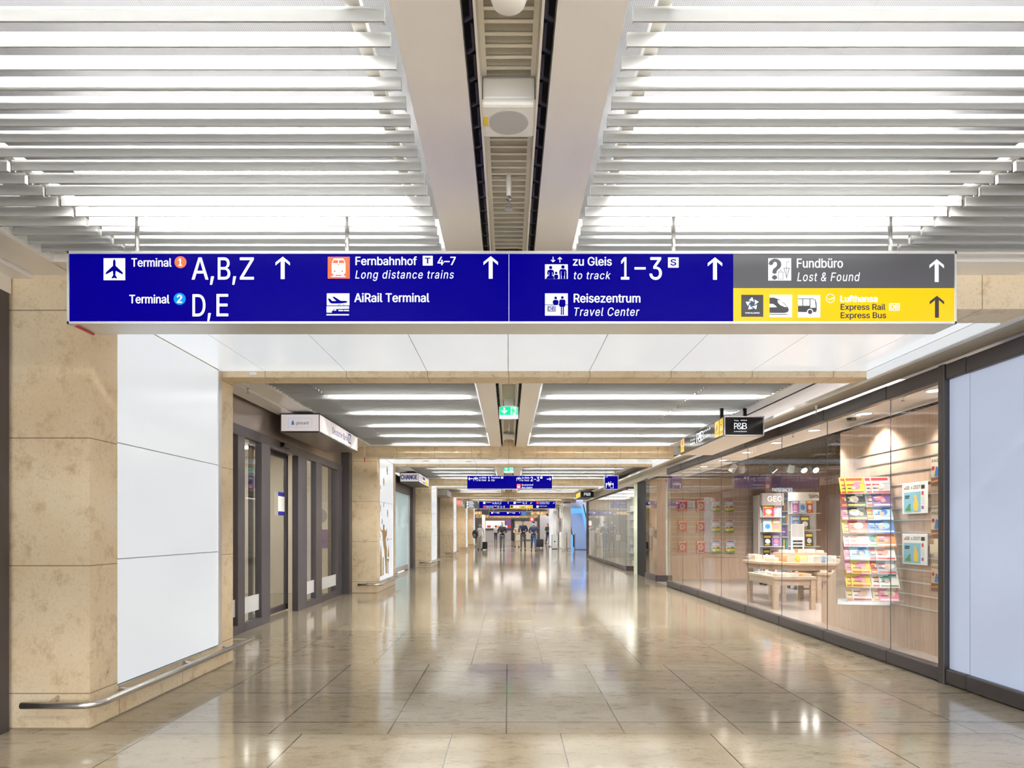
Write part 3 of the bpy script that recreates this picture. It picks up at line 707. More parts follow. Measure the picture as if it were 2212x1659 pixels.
# clear rack of magazines standing at an angle in front of the near slatwall
ang = math.radians(-12); rc = Vector((3.775, 6.86, 0))
rk = thing('magazine_rack', 'clear acrylic tiered rack full of magazines behind the shop glass', 'magazine rack', rc, None, ang)
def rmb(mb, name, m): return mb.build(name, m, rk, local=True)
rmb(MB().box(-.26, .26, .265, .271, .46, 1.98), 'back_plate', 'acrylic')
for x in (-.266, .26): rmb(MB().extrude([(x, -.15, .46), (x, .265, .46), (x, .265, 1.84), (x, .19, 1.84)], (.006, 0, 0)), 'side_plate', 'acrylic')
rmb(MB().box(-.26, .26, .22, .26, .40, .46), 'foot_bracket', 'aluminium')
rmb(MB().box(-.012, .012, .235, .262, .46, 1.75), 'centre_post', 'c_black')
NT = 9
for k in range(NT):
    z = .47+.14*k; y = -.13+.03*k
    rmb(MB().box(-.255, .255, y-.012, y+.028, z-.006, z), 'tier_shelf', 'acrylic')
    rmb(MB().box(-.255, .255, y-.016, y-.012, z, z+.05), 'tier_lip', 'acrylic')
schemes = [('c_yellow', 'c_red', 'c_pink'), ('c_red', 'c_yellow', 'c_white'), ('c_white', 'c_red', 'c_skin'), ('c_sky', 'c_white', 'c_blue'), ('c_grey', 'c_red', 'c_white'), ('c_pink', 'c_white', 'c_cream'),
           ('c_cream', 'c_orange', 'c_yellow'), ('c_blue', 'c_white', 'c_sky'), ('c_black', 'c_yellow', 'c_white'), ('c_white', 'c_green', 'c_teal'), ('c_orange', 'c_white', 'c_pink'), ('c_violet', 'c_white', 'c_pink')]
COLN = {'c_yellow': 'yellow', 'c_red': 'red', 'c_white': 'white', 'c_sky': 'sky-blue', 'c_grey': 'grey', 'c_pink': 'pink', 'c_cream': 'cream', 'c_blue': 'blue', 'c_black': 'black', 'c_orange': 'orange', 'c_violet': 'violet'}
plan = {8: (0, 0, 4, 4), 7: (1, 8, 4, 11), 6: (5, 8, 0, 3), 5: (0, 1, 7, 7), 4: (2, 2, 9, 10), 3: (5, 3, 4, 2), 2: (5, 0, 1, 4), 1: (0, 0, 2, 9), 0: (6, 2, 6, 5)}
rng = random.Random(3)
Rk = Matrix.Rotation(ang, 4, 'Z')
for k in range(NT):
    tier = ['bottom', 'second', 'third', 'fourth', 'fifth', 'sixth', 'seventh', 'eighth', 'top'][k]
    for j in range(4):
        sc = schemes[plan[k][j]]; lx = (-.163, -.10, .083, .15)[j]+rng.uniform(-.008, .008); ht = .20+rng.uniform(0, .008)
        z = .472+.14*k; y = -.118+.03*k+(0 if j % 2 else .008)
        q = rc+(Rk @ Vector((lx, y, z)))
        marks = [(sc[1], rect(.06, .78, .94, .94)), (sc[2], circ(rng.uniform(.35, .6), .45, rng.uniform(.22, .34), 14, .2)), (sc[1], rect(.08, .5, .45, .57)), (sc[2], rect(.5, .62, .92, .72)), ('c_black' if sc[0] != 'c_black' else 'c_white', rect(.1, .3, .5, .34)),
                 ('c_skin', circ(rng.uniform(.3, .7), .36, .13, 12, .12)), (sc[1], rect(.05, .05, .95, .14))]
        pos = ('far left', 'left of centre', 'right of centre', 'far right')[j]
        magazine('magazine', f'{COLN[sc[0]]} magazine on the {tier} tier of the clear rack, {pos}', 'magazine', q, .185, ht, .005, sc[0], marks, 'magazines in the clear rack', ang, math.radians(28))
# newspapers hanging on the near slatwall
def side_plane(x): return Plane((x, 0, 0), (0, -1, 0), (-1, 0, 0))
for i, (ya, yb) in enumerate(((1043, 1110), (1153, 1219))):
    y1, y0 = 6.76, 6.36; z1 = CH+(CY-ya)*6.6/F; z0 = CH+(CY-yb)*6.6/F; x = 4.045
    t = thing('newspaper', ('folded newspaper with duck and frog picture, upper one on the slatwall', 'folded newspaper with duck and frog picture, lower one on the slatwall')[i], 'newspaper', (x, 6.56, z0), 'newspapers on the near slatwall')
    MB().box(x, x+.012, y0, y1, z0, z1).build('pages', 'news_paper', t, bevel=.003)
    pl = side_plane(x); wd = y1-y0; ht = z1-z0
    def S_(a, b): return (-y1+a*wd, z0+b*ht)
    pic = shape(pl, [S_(*q) for q in rect(.08, .05, .76, .70)], .001, 'picture', 'sky_blue', t)
    shape(pl, [S_(a, b) for a, b in [(.50, .10), (.66, .10), (.67, .3), (.64, .42), (.60, .48), (.61, .56), (.57, .62), (.52, .60), (.49, .54), (.52, .50), (.52, .42), (.48, .3)]], .0016, 'duckling', 'duck_yellow', pic)
    shape(pl, [S_(a, b) for a, b in [(.14, .10), (.38, .10), (.36, .16), (.34, .24), (.37, .28), (.35, .33), (.30, .32), (.22, .22), (.15, .16)]], .0016, 'frog', 'frog_green', pic)
    a, b = S_(.16, .80); lettering(pl, 'DIE', a, b, .10*ht, .15*wd, 'print_black', t); a, b = S_(.47, .80); lettering(pl, 'ZEIT', a, b, .10*ht, .28*wd, 'print_black', t)
    shape(pl, [S_(*q) for q in rect(.10, .80, .14, .86)], .001, 'crest', 'c_red', t); shape(pl, [S_(*q) for q in rect(.37, .80, .43, .88)], .001, 'crest', 'c_grey', t)
    shape(pl, [S_(*q) for q in rect(.78, .78, .92, .9)], .001, 'side_picture', 'c_black', t); shape(pl, [S_(*q) for q in rect(.80, .58, .88, .70)], .001, 'side_picture', 'c_red', t); shape(pl, [S_(*q) for q in rect(.80, .14, .88, .24)], .001, 'side_picture', 'c_violet', t)
    for q in range(5): shape(pl, [S_(*q2) for q2 in rect(.79, .30+.05*q, .92, .31+.05*q)], .001, 'text_line', 'c_grey', t)
    for q in range(2): shape(pl, [S_(*q2) for q2 in rect(.13, .56-.06*q, .13+.2*(1-.15*q), .60-.06*q)], .0018, 'headline', 'print_black', pic)
# framed magazines right by the post
for i, (ya, yb) in enumerate(((985, 1049), (1100, 1163), (1219, 1279))):
    D0 = 6.14; y1, y0 = 6.27, 6.03; x = 4.03; z1 = CH+(CY-ya)*D0/F; z0 = CH+(CY-yb)*D0/F
    t = thing('framed_magazine', f"orange and blue magazine in a clear holder beside the dark post, {('topmost', 'middle', 'lowest')[i]} of three", 'magazine', (x, 6.0, z0), 'magazines in clear holders beside the post')
    MB().box(x-.01, x-.006, y0-.02, y1+.02, z0-.015, z1+.05).build('clear_holder', 'acrylic', t)
    MB().box(x, x+.012, y0, y1, z0, z1).build('pages', 'c_cream', t); pl = side_plane(x)
    wd, ht = y1-y0, z1-z0
    def S_(a, b): return (-y1+a*wd, z0+b*ht)
    a, b = S_(.04, .82); lettering(pl, 'PASSION', a, b, .1*ht, .92*wd, 'print_black', t)
    shape(pl, [S_(*q) for q in circ(.72, .68, .2, 18, .17)], .001, 'red_disc', 'c_red', t)
    shape(pl, [S_(a, b) for a, b in [(.2, .35), (.3, .68), (.42, .62), (.5, .75), (.62, .6), (.72, .42), (.86, .6), (.8, .35), (.6, .3), (.5, .45), (.35, .3)]], .0014, 'blue_figure', 'c_blue', t)
    shape(pl, [S_(*q) for q in rect(0, 0, 1, .3)], .0012, 'lower_picture', 'c_brown', t); shape(pl, [S_(a, b) for a, b in [(0, .12), (1, .2), (1, .26), (0, .18)]], .0016, 'bridge', 'c_orange', t)
    shape(pl, [S_(*q) for q in circ(.12, .62, .09, 12, .07)], .001, 'badge', 'c_red', t)
t = thing('leaflet_holder', 'clear holder with pale yellow leaflets above the lowest framed magazine', 'leaflets', (4.0, 6.0, 1.0))
for j in range(3): MB().box(3.99+.02*j, 3.995+.02*j, 6.01, 6.23-.03*j, .92+.03*(2-j), 1.02+.05*(j+1)).build('leaflet', 'c_yellow' if j == 3 else 'c_cream', t)
MB().box(3.982, 3.986, 5.99, 6.25, .9, 1.0).build('clear_front', 'acrylic', t)

# book tables
def table(name, label, cx, cy, pts, h, th, legs, lw=.07):
    t = thing(name, label, 'table', (cx, cy, 0))
    MB().extrude([(cx+a, cy+b, h-th) for a, b in pts], (0, 0, th)).build('tabletop', 'pale_wood', t, bevel=.006)
    MB().extrude([(cx+a*.93, cy+b*.93, h-th-.09) for a, b in pts], (0, 0, .09)).build('apron', 'pale_wood', t)
    for a, b in legs: MB().box(cx+a-lw/2, cx+a+lw/2, cy+b-lw/2, cy+b+lw/2, 0, h-th-.002).build('leg', 'pale_wood', t)
    return t
oct_ = [(.95*math.cos(math.radians(22.5+45*k)), .95*math.sin(math.radians(22.5+45*k))) for k in range(8)]
table('book_table', 'large eight-sided wooden table stacked with books in the shop', 5.2, 11.8, oct_, .66, .045, ((-.66, -.45), (.66, -.45), (-.66, .6), (.66, .6)), .08)
table('bench_table', 'low wooden nesting table with books left of the large table', 4.18, 10.5, rect(-.16, -.55, .48, .6), .50, .045, ((-.12, .56), (-.12, -.5), (.44, .56), (.44, -.5)))
table('bench_table', 'low wooden nesting table to the right under the large table', 5.42, 11.25, rect(-.3, -.35, .35, .4), .50, .045, ((-.26, -.3), (.31, -.3), (-.26, .36), (.31, .36)))
t = thing('tabletop_riser', 'pale wooden riser box in the middle of the large book table', 'riser', (5.3, 12.0, .66)); MB().box(4.95, 5.70, 11.75, 12.3, .66, .80).build('riser_box', 'pale_wood', t)
rng = random.Random(11); n = 0
bookcols = ['c_cream', 'c_white', 'c_cream', 'c_orange', 'c_yellow', 'c_white', 'c_sky', 'c_cream', 'c_brown']
BN = dict(COLN, c_brown='brown')
cnt = {}
def book_stack(x, y, z, k, col, where, group, top=None):
    wd, dp, th = .13, .19, .022
    ky = (where, col); cnt[ky] = cnt.get(ky, 0)+1
    for j in range(k):
        t = thing('paperback_book', f'{BN[col]} book, {ORD[j]} from the bottom of {ORD[cnt[ky]-1]} {BN[col]} pile {where}', 'book', (x+rng.uniform(-.006, .006), y, z+j*th), group, rng.uniform(-.06, .06))
        MB().box(-wd/2, wd/2, -dp/2, dp/2, .002, th-.003).build('pages', 'paper', t, local=True)
        MB().box(-wd/2-.003, wd/2+.003, -dp/2-.003, dp/2+.003, th-.003, th-.001).box(-wd/2-.003, -wd/2, -dp/2, dp/2, 0, th-.001).build('cover', col, t, local=True)
spots = [(4.08, 10.5), (4.14, 10.85), (4.25, 10.2), (4.42, 9.98), (4.6, 9.86), (4.8, 9.8), (5.0, 9.8), (5.18, 9.86), (5.36, 9.98), (5.5, 10.15), (5.62, 10.4), (4.33, 10.48), (4.5, 10.3), (4.72, 10.15), (4.94, 10.15), (5.15, 10.2), (5.45, 10.6), (5.6, 10.75), (4.3, 11.1), (4.42, 10.8)]
for i, (x, y) in enumerate(spots): book_stack(x+.35, y+1.25, .66, rng.choice([3, 4, 5, 5, 6]), bookcols[i % 9], 'on the large table', 'books piled on the large table')
for i, (x, y) in enumerate([(4.72, 10.65), (4.9, 10.62), (5.08, 10.64), (5.25, 10.66), (4.75, 10.92)]): book_stack(x+.35, y+1.25, .80, rng.choice([1, 2, 3]), bookcols[(i*2+1) % 9], 'on the riser', 'books piled on the riser')
for i, (x, y) in enumerate([(4.14, 10.05), (4.14, 10.3), (4.14, 10.55), (4.14, 10.8), (4.33, 10.05), (4.33, 10.3), (4.52, 10.05), (4.52, 10.3)]): book_stack(x, y, .50, rng.choice([1, 2]), bookcols[(i*5) % 9], 'on the low left table', 'books on the low left table')
for i, (x, y) in enumerate([(5.24, 11.02), (5.24, 11.3), (5.44, 11.02), (5.62, 11.05)]): book_stack(x, y, .50, 2, bookcols[(i*4+2) % 9], 'on the low right table', 'books on the low right table')
t = thing('table_card', 'tall black and white upright card standing on the book riser', 'sign card', (5.37, 12.23, .80))
MB().box(5.25, 5.49, 12.22, 12.235, .80, 1.32).build('card', 'c_white', t); shape(front_plane(12.219), rect(5.26, 1.08, 5.48, 1.31), 0, 'card_picture', 'c_grey', t)
for j in range(3): shape(front_plane(12.219), rect(5.28, .86+.06*j, 5.46, .90+.06*j), 0, 'card_bar', 'c_black', t)

# rolling display racks
def rack(name, label, cx, cy, ht, hd, hm, txt, tm, tcol, r, plan, cap):
    t = thing(name, label, 'display rack', (cx, cy, 0))
    MB().box(cx-r, cx+r, cy-r*.7, cy+r*.7, .13, .17).build('base', 'c_grey', t)
    for a in (-1, 1):
        for b in (-1, 1):
            cw = MB().tube([(cx+a*r*.8-.018, cy+b*r*.55, .05), (cx+a*r*.8+.018, cy+b*r*.55, .05)], .048, 14).build('caster', 'rubber', t)
            MB().box(cx+a*r*.8-.024, cx+a*r*.8+.024, cy+b*r*.55-.02, cy+b*r*.55+.02, .05, .13).build('caster_fork', 'chrome', cw)
    MB().box(cx-.02, cx+.02, cy+.03, cy+.07, .17, ht-.02).build('post', 'c_grey', t)
    MB().box(cx-r, cx+r, cy+.05, cy+.07, .17, ht-hd).build('back_panel', 'c_grey', t)
    for k in range(5):
        z = .2+(ht-hd-.25)/4.6*k; MB().box(cx-r, cx+r, cy-.14, cy+.05, z-.012, z).build('shelf', 'c_cream' if cap else 'c_white', t)
    pts = [(cx+r*1.02*math.sin(q), cy-.05-r*.3*math.cos(q)) for q in [math.radians(-80+16*i) for i in range(11)]]
    MB().extrude([(a, b, ht-hd) for a, b in pts]+[(cx+r, cy+.06, ht-hd), (cx-r, cy+.06, ht-hd)], (0, 0, hd)).build('header', hm, t)
    if txt: lettering(front_plane(cy-.05-r*.3), txt, cx+tm[0], ht-hd*.68, hd*.42, tm[1], tcol, t, lift=.003)
    step = (ht-hd-.25)/4.6
    for k in range(5):
        z = .2+step*k; xs = cx-r+.11; j = 0
        for sc, wd in plan[k]:
            q = schemes[sc]
            magazine('book', f'{COLN[q[0]]} book on {ORD[k]} shelf up of the {cap or "grey"} rack, {ORD[j]} from left', 'book', (xs+wd/2-.09, cy-.09, z+.004), wd-.01, step*.82, .02, q[0], [(q[1], rect(.1, .7, .9, .88)), (q[2], circ(.5, .4, .3, 14, .2)), (q[1], rect(.15, .08, .7, .14))], f'books on the {cap or "grey"} rolling rack', 0, .12)
            xs += wd; j += 1
P_ = [[(8, .17), (4, .17)], [(8, .16), (4, .16)], [(8, .2), (11, .18)], [(3, .2), (10, .18)], [(1, .24), (5, .14)]]
rack('rolling_rack', 'rolling display rack with a GEO header behind the tables', 5.80, 14.5, 2.02, .27, 'header_taupe', 'GEO', (-.14, .32), 'c_white', .24, P_, '')
P_ = [[(8, .2), (4, .2)], [(8, .2), (4, .2)], [(8, .17), (4, .1), (8, .17)], [(7, .17), (8, .2)], [(11, .15), (3, .15), (1, .13)]]
rack('rolling_rack', 'rolling display rack with a white header, right of the grey one', 6.05, 13.5, 1.98, .17, 'c_white', 'Spirits', (.05, .2), 'print_black', .29, P_, 'cream')
t = thing('bookcase', 'white bookcase with colourful spines behind the racks', 'bookcase', (6.45, 15.9, 0))
MB().box(5.98, 6.9, 16.08, 16.12, 0, 2.05).build('back_panel', 'c_sky', t)
for x in (5.98, 6.86): MB().box(x, x+.04, 15.75, 16.1, 0, 2.05).build('side_panel', 'shop_white', t)
for k in range(7): MB().box(6.02, 6.86, 15.76, 16.08, .1+.31*k, .125+.31*k).build('shelf', 'shop_white', t)
rng = random.Random(5)
for k in range(2, 6):
    x = 6.06; j = 0
    while x < 6.78:
        wd = rng.uniform(.035, .07); col = rng.choice(['c_red', 'c_blue', 'c_yellow', 'c_teal', 'c_pink', 'c_white', 'c_orange', 'c_violet'])
        if rng.random() < .75:
            o = MB().box(x, x+wd-.004, 15.82, 15.98, .126+.31*k, .126+.31*k+rng.uniform(.19, .25)).build('book', col)
            tag(o, f"{dict(COLN, c_teal='teal')[col]} spine, {ORD[j]} from left on {ORD[k-2]} shown shelf of white bookcase", 'book', 'books in the white bookcase'); j += 1
        x += wd+.012
o = lettering(front_plane(16.29), 'PAPERBACKS', 6.53, 2.16, .095, .50, 'lit_white', None, name='wall_lettering'); tag(o, 'white PAPERBACKS lettering on the wall above the bookcase', 'lettering')
# ------------------------------------------------------------------ hanging signs
def arrow_up(cx, top, bot, hw=62, sw=17): 
    h = bot-top
    return [(cx, top), (cx+hw, top+.26*h), (cx+hw, top+.40*h), (cx+sw, top+.205*h), (cx+sw, bot), (cx-sw, bot), (cx-sw, top+.205*h), (cx-hw, top+.40*h), (cx-hw, top+.26*h)]
def rot_pts(pts, deg):
    cx = sum(p[0] for p in pts)/len(pts); cy = sum(p[1] for p in pts)/len(pts)
    xs = [p[0] for p in pts]; yy = [p[1] for p in pts]; cx, cy = (min(xs)+max(xs))/2, (min(yy)+max(yy))/2
    a = math.radians(deg); return [(cx+(x-cx)*math.cos(a)-(y-cy)*math.sin(a), cy+(x-cx)*math.sin(a)+(y-cy)*math.cos(a)) for x, y in pts]
def hanging_sign(name, label, px0, px1, py0, py1, D, depth, rods, rod_top, bx=4, bt=6, bb=5):
    a = W(px0, py1, D); b = W(px1, py0, D)
    t = thing(name, label, 'sign', ((a.x+b.x)/2, D+depth/2, a.z))
    u = D/F
    MB().box(a.x, b.x, D+.004, D+depth, a.z, b.z).build('housing', 'silver_frame', t)
    fr = MB()
    for q in ((a.x, b.x, b.z-bt*u, b.z), (a.x, b.x, a.z, a.z+bb*u), (a.x, a.x+bx*u, a.z, b.z), (b.x-bx*u, b.x, a.z, b.z)): fr.box(q[0], q[1], D-.006, D+.006, q[2], q[3])
    fr.build('face_frame', 'silver_frame', t)
    for x in rods:
        r = MB().tube([(x, D+depth/2, b.z), (x, D+depth/2, rod_top)], .011, 12).build('hanger_rod', 'steel' if rod_top < 2.9 else 'c_grey', t, smooth=True)
        MB().tube([(x, D+depth/2, b.z), (x, D+depth/2, b.z+.02)], .014, 12).build('rod_foot', 'black', r)
    return t
def panel(t, D, x0, x1, y0, y1, m, name):          # a coloured face panel, photo pixels
    a = W(x0, y1, D); b = W(x1, y0, D)
    return MB().box(a.x, b.x, D-.0002, D+.004, a.z, b.z).build(name, m, t)

D = 3.25
t = hanging_sign('direction_sign', 'very large illuminated direction sign, blue, grey and yellow, nearest the viewer', 146, 2065, 543, 700, D, .17, [-1.885, -.82, .835, 1.935], 2.80)
panel(t, D, 150, 1584, 549, 695, 'lit_blue', 'blue_panel'); panel(t, D, 1584, 2061, 549, 622.5, 'lit_grey', 'grey_panel'); panel(t, D, 1584, 2061, 622.5, 695, 'lit_yellow', 'yellow_panel')
a = W(158, 702, D); MB().box(a.x+.0, a.x+.012, D+.015, D+.15, a.z-.0055, a.z+.001).build('red_strip', 'red', t)
A = Crop(D, 140, 520, 3.95); B = Crop(D, 660, 520, 3.95); Cc = Crop(D, 1100, 520, 3.95); E = Crop(D, 1560, 520, 3.95)
def arrow(c, t, cx, top, bot, m='lit_white'): Picto(c, t, 'arrow').add([arrow_up(cx, top, bot)], m)
half = [(424, 158), (431, 165), (435, 180), (435, 215), (496, 272), (496, 290), (437, 258), (433, 296), (445, 312), (445, 326), (424, 317)]
plane_top = half+[(848-x, y) for x, y in half[::-1][1:-1]]
Picto(A, t, label='white square with a blue aeroplane seen from above').add([rect(332, 150, 517, 338)], 'lit_white').add([plane_top], 'lit_blue')
ctext(A, 'Terminal', 570, 910, 221, 151, 'lit_white', t, bold=.018)
Picto(A, t, label='orange disc with the figure 1').add([circ(988, 184, 51)], 'lit_orange'); ctext(A, '1', 973, 1000, 215, 153, 'lit_white', t, bold=.03, lift=.0022)
ctext(A, 'A,', 1085, 1272, 331, 144, 'lit_white', t, bold=.008); ctext(A, 'B,', 1308, 1460, 331, 144, 'lit_white', t, bold=.008); ctext(A, 'Z', 1496, 1612, 331, 144, 'lit_white', t, bold=.008)
arrow(A, t, 1860, 136, 328)
ctext(A, 'Terminal', 553, 892, 534, 463, 'lit_white', t, bold=.018)
Picto(A, t, label='light blue disc with the figure 2').add([circ(981, 497, 51)], 'lit_cyan'); ctext(A, '2', 961, 1000, 530, 464, 'lit_white', t, bold=.03, lift=.0022)
ctext(A, 'D,', 1092, 1245, 645, 458, 'lit_white', t, bold=.008); ctext(A, 'E', 1297, 1393, 644, 456, 'lit_white', t, bold=.008)
Picto(B, t, label='orange square with a white train seen from the front').add([rect(190, 138, 378, 324)], 'lit_orange').add([[(242, 152), (323, 152), (334, 172), (342, 200), (342, 276), (326, 292), (240, 292), (224, 276), (224, 200), (231, 172)], rect(222, 301, 342, 311), rect(240, 292, 256, 301), rect(310, 292, 326, 301)], 'lit_white') \
    .add([[(241, 168), (278, 168), (278, 193), (233, 193)], [(286, 168), (325, 168), (333, 193), (286, 193)], circ(250, 262, 7, 14), circ(314, 262, 7, 14), circ(282, 206, 5, 12)], 'lit_orange')
ctext(B, 'Fernbahnhof', 428, 948, 208, 138, 'lit_white', t, bold=.018)
Picto(B, t, label='white square with a blue T').add([rect(1000, 129, 1086, 213)], 'lit_white'); ctext(B, 'T', 1020, 1064, 195, 148, 'lit_blue', t, bold=.03, lift=.0022)
ctext(B, '4\u20137', 1128, 1280, 208, 138, 'lit_white', t, bold=.018)
ctext(B, 'Long distance trains', 425, 1265, 323, 254, 'lit_white', t, shear=.2, bold=.006, space=1.12)
arrow(B, t, 1580, 132, 325)
Picto(B, t, label='white square with a blue aeroplane above a fast train').add([rect(182, 450, 375, 552), rect(181, 559, 372, 580), rect(180, 560, 372, 614), rect(179, 627, 371, 638)], 'lit_white') \
    .add([[(190, 494), (208, 494), (228, 515), (262, 515), (228, 481), (246, 478), (300, 513), (345, 514), (360, 522), (352, 530), (300, 537), (222, 537), (206, 527)], circ(283, 547, 4, 8), circ(293, 547, 4, 8), circ(325, 547, 4, 8), [(224, 610), (228, 600), (246, 584), (372, 582), (372, 616), (228, 616)]], 'lit_blue').add([[(240, 598), (252, 588), (262, 588), (262, 598)], rect(282, 592, 322, 602), rect(328, 592, 372, 602)], 'lit_white')
ctext(B, 'AiRail Terminal', 418, 1055, 523, 450, 'lit_white', t, bold=.018)
Picto(B, t, 'divider').add([rect(1733, 112, 1737, 690)], 'lit_white')
def small_arrow(cx, top, bot, up):
    p = [(cx, top), (cx+20, top+18), (cx+14, top+24), (cx+4, top+14), (cx+4, bot), (cx-4, bot), (cx-4, top+14), (cx-14, top+24), (cx-20, top+18)]
    return p if up else [(x, top+bot-y) for x, y in p]
def body(cx, top, bot, w, r): return rrect(cx-w/2, top, cx+w/2, bot+0, r)
Picto(Cc, t, label='white lift pictogram with three figures and two arrows').add([rect(305, 202, 500, 327), small_arrow(374, 138, 186, 0), small_arrow(432, 138, 186, 1)], 'lit_white') \
    .add([circ(353, 230, 14, 16), circ(458, 225, 15, 16), circ(400, 276, 11, 14), body(353, 248, 300, 58, 22), [(312, 327), (330, 300), (376, 300), (384, 327)], body(400, 290, 327, 36, 12), body(458, 244, 300, 62, 18), rect(430, 280, 442, 327), rect(447, 280, 468, 327), rect(474, 280, 490, 327)], 'lit_blue').add([rect(337, 270, 340, 298), rect(366, 270, 369, 298), rect(441, 262, 444, 318), rect(472, 262, 475, 318)], 'lit_white')
ctext(Cc, 'zu Gleis', 545, 873, 212, 141, 'lit_white', t, bold=.018); ctext(Cc, 'to track', 552, 865, 328, 263, 'lit_white', t, shear=.2, bold=.006, space=1.1)
ctext(Cc, '1', 955, 1022, 331, 142, 'lit_white', t, bold=.008); Picto(Cc, t, 'dash').add([rect(1068, 226, 1164, 247)], 'lit_white'); ctext(Cc, '3', 1198, 1300, 331, 142, 'lit_white', t, bold=.008)
Picto(Cc, t, label='white square with a blue S').add([rect(1354, 143, 1445, 231)], 'lit_white'); ctext(Cc, 'S', 1377, 1422, 212, 160, 'lit_blue', t, bold=.03, lift=.0022)
arrow(Cc, t, 1755, 142, 334)
Picto(Cc, t, label='white ticket-counter pictogram with two figures').add([rect(305, 450, 500, 640)], 'lit_white').add([rect(305, 546, 500, 551), circ(396, 489, 12, 14), circ(453, 486, 12, 14), body(396, 505, 548, 50, 18), body(453, 502, 566, 54, 16), rect(440, 560, 450, 634), rect(456, 560, 466, 634), [(430, 520), (436, 560), (428, 562), (424, 540)], rrect(325, 558, 397, 606, 8)], 'lit_blue').add([rrect(330, 563, 392, 601, 6)], 'lit_white')
ctext(Cc, 'DB', 334, 388, 597, 567, 'lit_blue', t, bold=.03, lift=.0032)
ctext(Cc, 'Reisezentrum', 552, 1117, 527, 454, 'lit_white', t, bold=.018); ctext(Cc, 'Travel Center', 555, 1110, 641, 571, 'lit_white', t, shear=.2, bold=.006, space=1.1)
def ringp(cx, cy, r0, r1, n=24, a0=0, a1=360, ky=1.0):
    o = [(cx+r1*math.cos(math.radians(a0+(a1-a0)*k/n)), cy+ky*r1*math.sin(math.radians(a0+(a1-a0)*k/n))) for k in range(n+1)]
    i = [(cx+r0*math.cos(math.radians(a0+(a1-a0)*k/n)), cy+ky*r0*math.sin(math.radians(a0+(a1-a0)*k/n))) for k in range(n+1)]
    return [[o[k], o[k+1], i[k+1], i[k]] for k in range(n)]
def frame4(x0, y0, x1, y1, w): return [rect(x0, y0, x1, y0+w), rect(x0, y1-w, x1, y1), rect(x0, y0, x0+w, y1), rect(x1-w, y0, x1, y1)]
Picto(E, t, label='white square with question mark, suitcase and umbrella').add([rect(392, 150, 588, 341)], 'lit_white').add(frame4(476, 266, 521, 331, 4)+ringp(497, 262, 8, 12, 10, 180, 360)+[[(522, 233), (575, 233), (571, 238), (527, 238)], [(522, 233), (528, 233), (551, 318), (547, 318)], [(575, 233), (569, 233), (547, 318), (551, 318)], rect(546.5, 190, 550.5, 328)]+ringp(559, 190, 8.5, 12.5, 10, 180, 350), 'lit_grey')
ctext(E, '?', 404, 494, 328, 162, 'lit_grey', t, bold=.03, lift=.0022)
ctext(E, 'Fundb\u00fcro', 638, 1028, 230, 154, 'lit_white', t, bold=.015); ctext(E, 'Lost & Found', 640, 1175, 345, 272, 'lit_white', t, shear=.2, bold=.004, space=1.1)
arrow(E, t, 1829, 158, 353)
stars = []
sh_ = []
for k in range(5):
    a = math.radians(-90+72*k); cx, cy = 255, 540
    tip = (cx+58*math.cos(a), cy+58*math.sin(a)); l = (cx+36*math.cos(a-.62)+8*math.cos(a-1.57), cy+36*math.sin(a-.62)+8*math.sin(a-1.57)); r = (cx+22*math.cos(a+.75), cy+22*math.sin(a+.75)); q = (cx+26*math.cos(a), cy+26*math.sin(a))
    stars.append([tip, r, q, l]); sh_.append([q, l, r])
Picto(E, t, label='dark square with a five-pointed silver star').add([rect(162, 462, 350, 650)], 'lit_dark').add(stars, 'silver_logo').add(sh_, 'lit_cyan')
ctext(E, 'STAR ALLIANCE', 196, 317, 623, 612, 'silver_logo', t, bold=.02, lift=.0025)
Picto(E, t, label='white square with the nose of a fast train').add([rect(403, 462, 595, 653)], 'lit_white').add([[(403, 486), (440, 486), (480, 500), (530, 535), (562, 572), (568, 592), (558, 610), (530, 617), (403, 617)], rect(403, 626, 556, 632)], 'lit_dark').add([[(403, 540), (430, 540), (450, 552), (467, 569), (403, 569)], [(470, 508), (492, 512), (526, 540), (552, 568), (530, 566), (496, 552), (474, 530)]], 'lit_white')
Picto(E, t, label='white square with the front half of a bus').add([rect(646, 465, 836, 656)], 'lit_white').add([[(646, 494), (775, 494), (795, 504), (803, 530), (806, 590), (800, 608), (780, 611), (646, 609)]], 'lit_dark').add([rect(646, 501, 682, 556), rect(689, 501, 743, 556), [(751, 501), (776, 501), (790, 510), (797, 572), (751, 574)], circ(748, 609, 27, 24)], 'lit_white').add([circ(748, 609, 19, 22)], 'lit_dark')
Picto(E, t, label='white ring with a flying bird').add(ringp(922, 492, 34, 38, 36)+[[(893, 482), (905, 496), (918, 500), (938, 486), (958, 484), (938, 498), (926, 504), (908, 506)]], 'lit_white')
ctext(E, 'Lufthansa', 1010, 1323, 522, 470, 'lit_white', t, bold=.04); ctext(E, 'Express Rail', 1012, 1391, 590, 541, 'lit_dark', t, bold=.03); ctext(E, 'Express Bus', 1012, 1397, 661, 612, 'lit_dark', t, bold=.03)
Picto(E, t, label='white outlined box with the letters DB').add([rrect(1423, 534, 1514, 598, 9)], 'lit_white').add([rrect(1429, 540, 1508, 592, 6)], 'lit_yellow'); ctext(E, 'DB', 1436, 1502, 585, 548, 'lit_white', t, bold=.03, lift=.0028)
arrow(E, t, 1831, 470, 658, 'lit_dark')

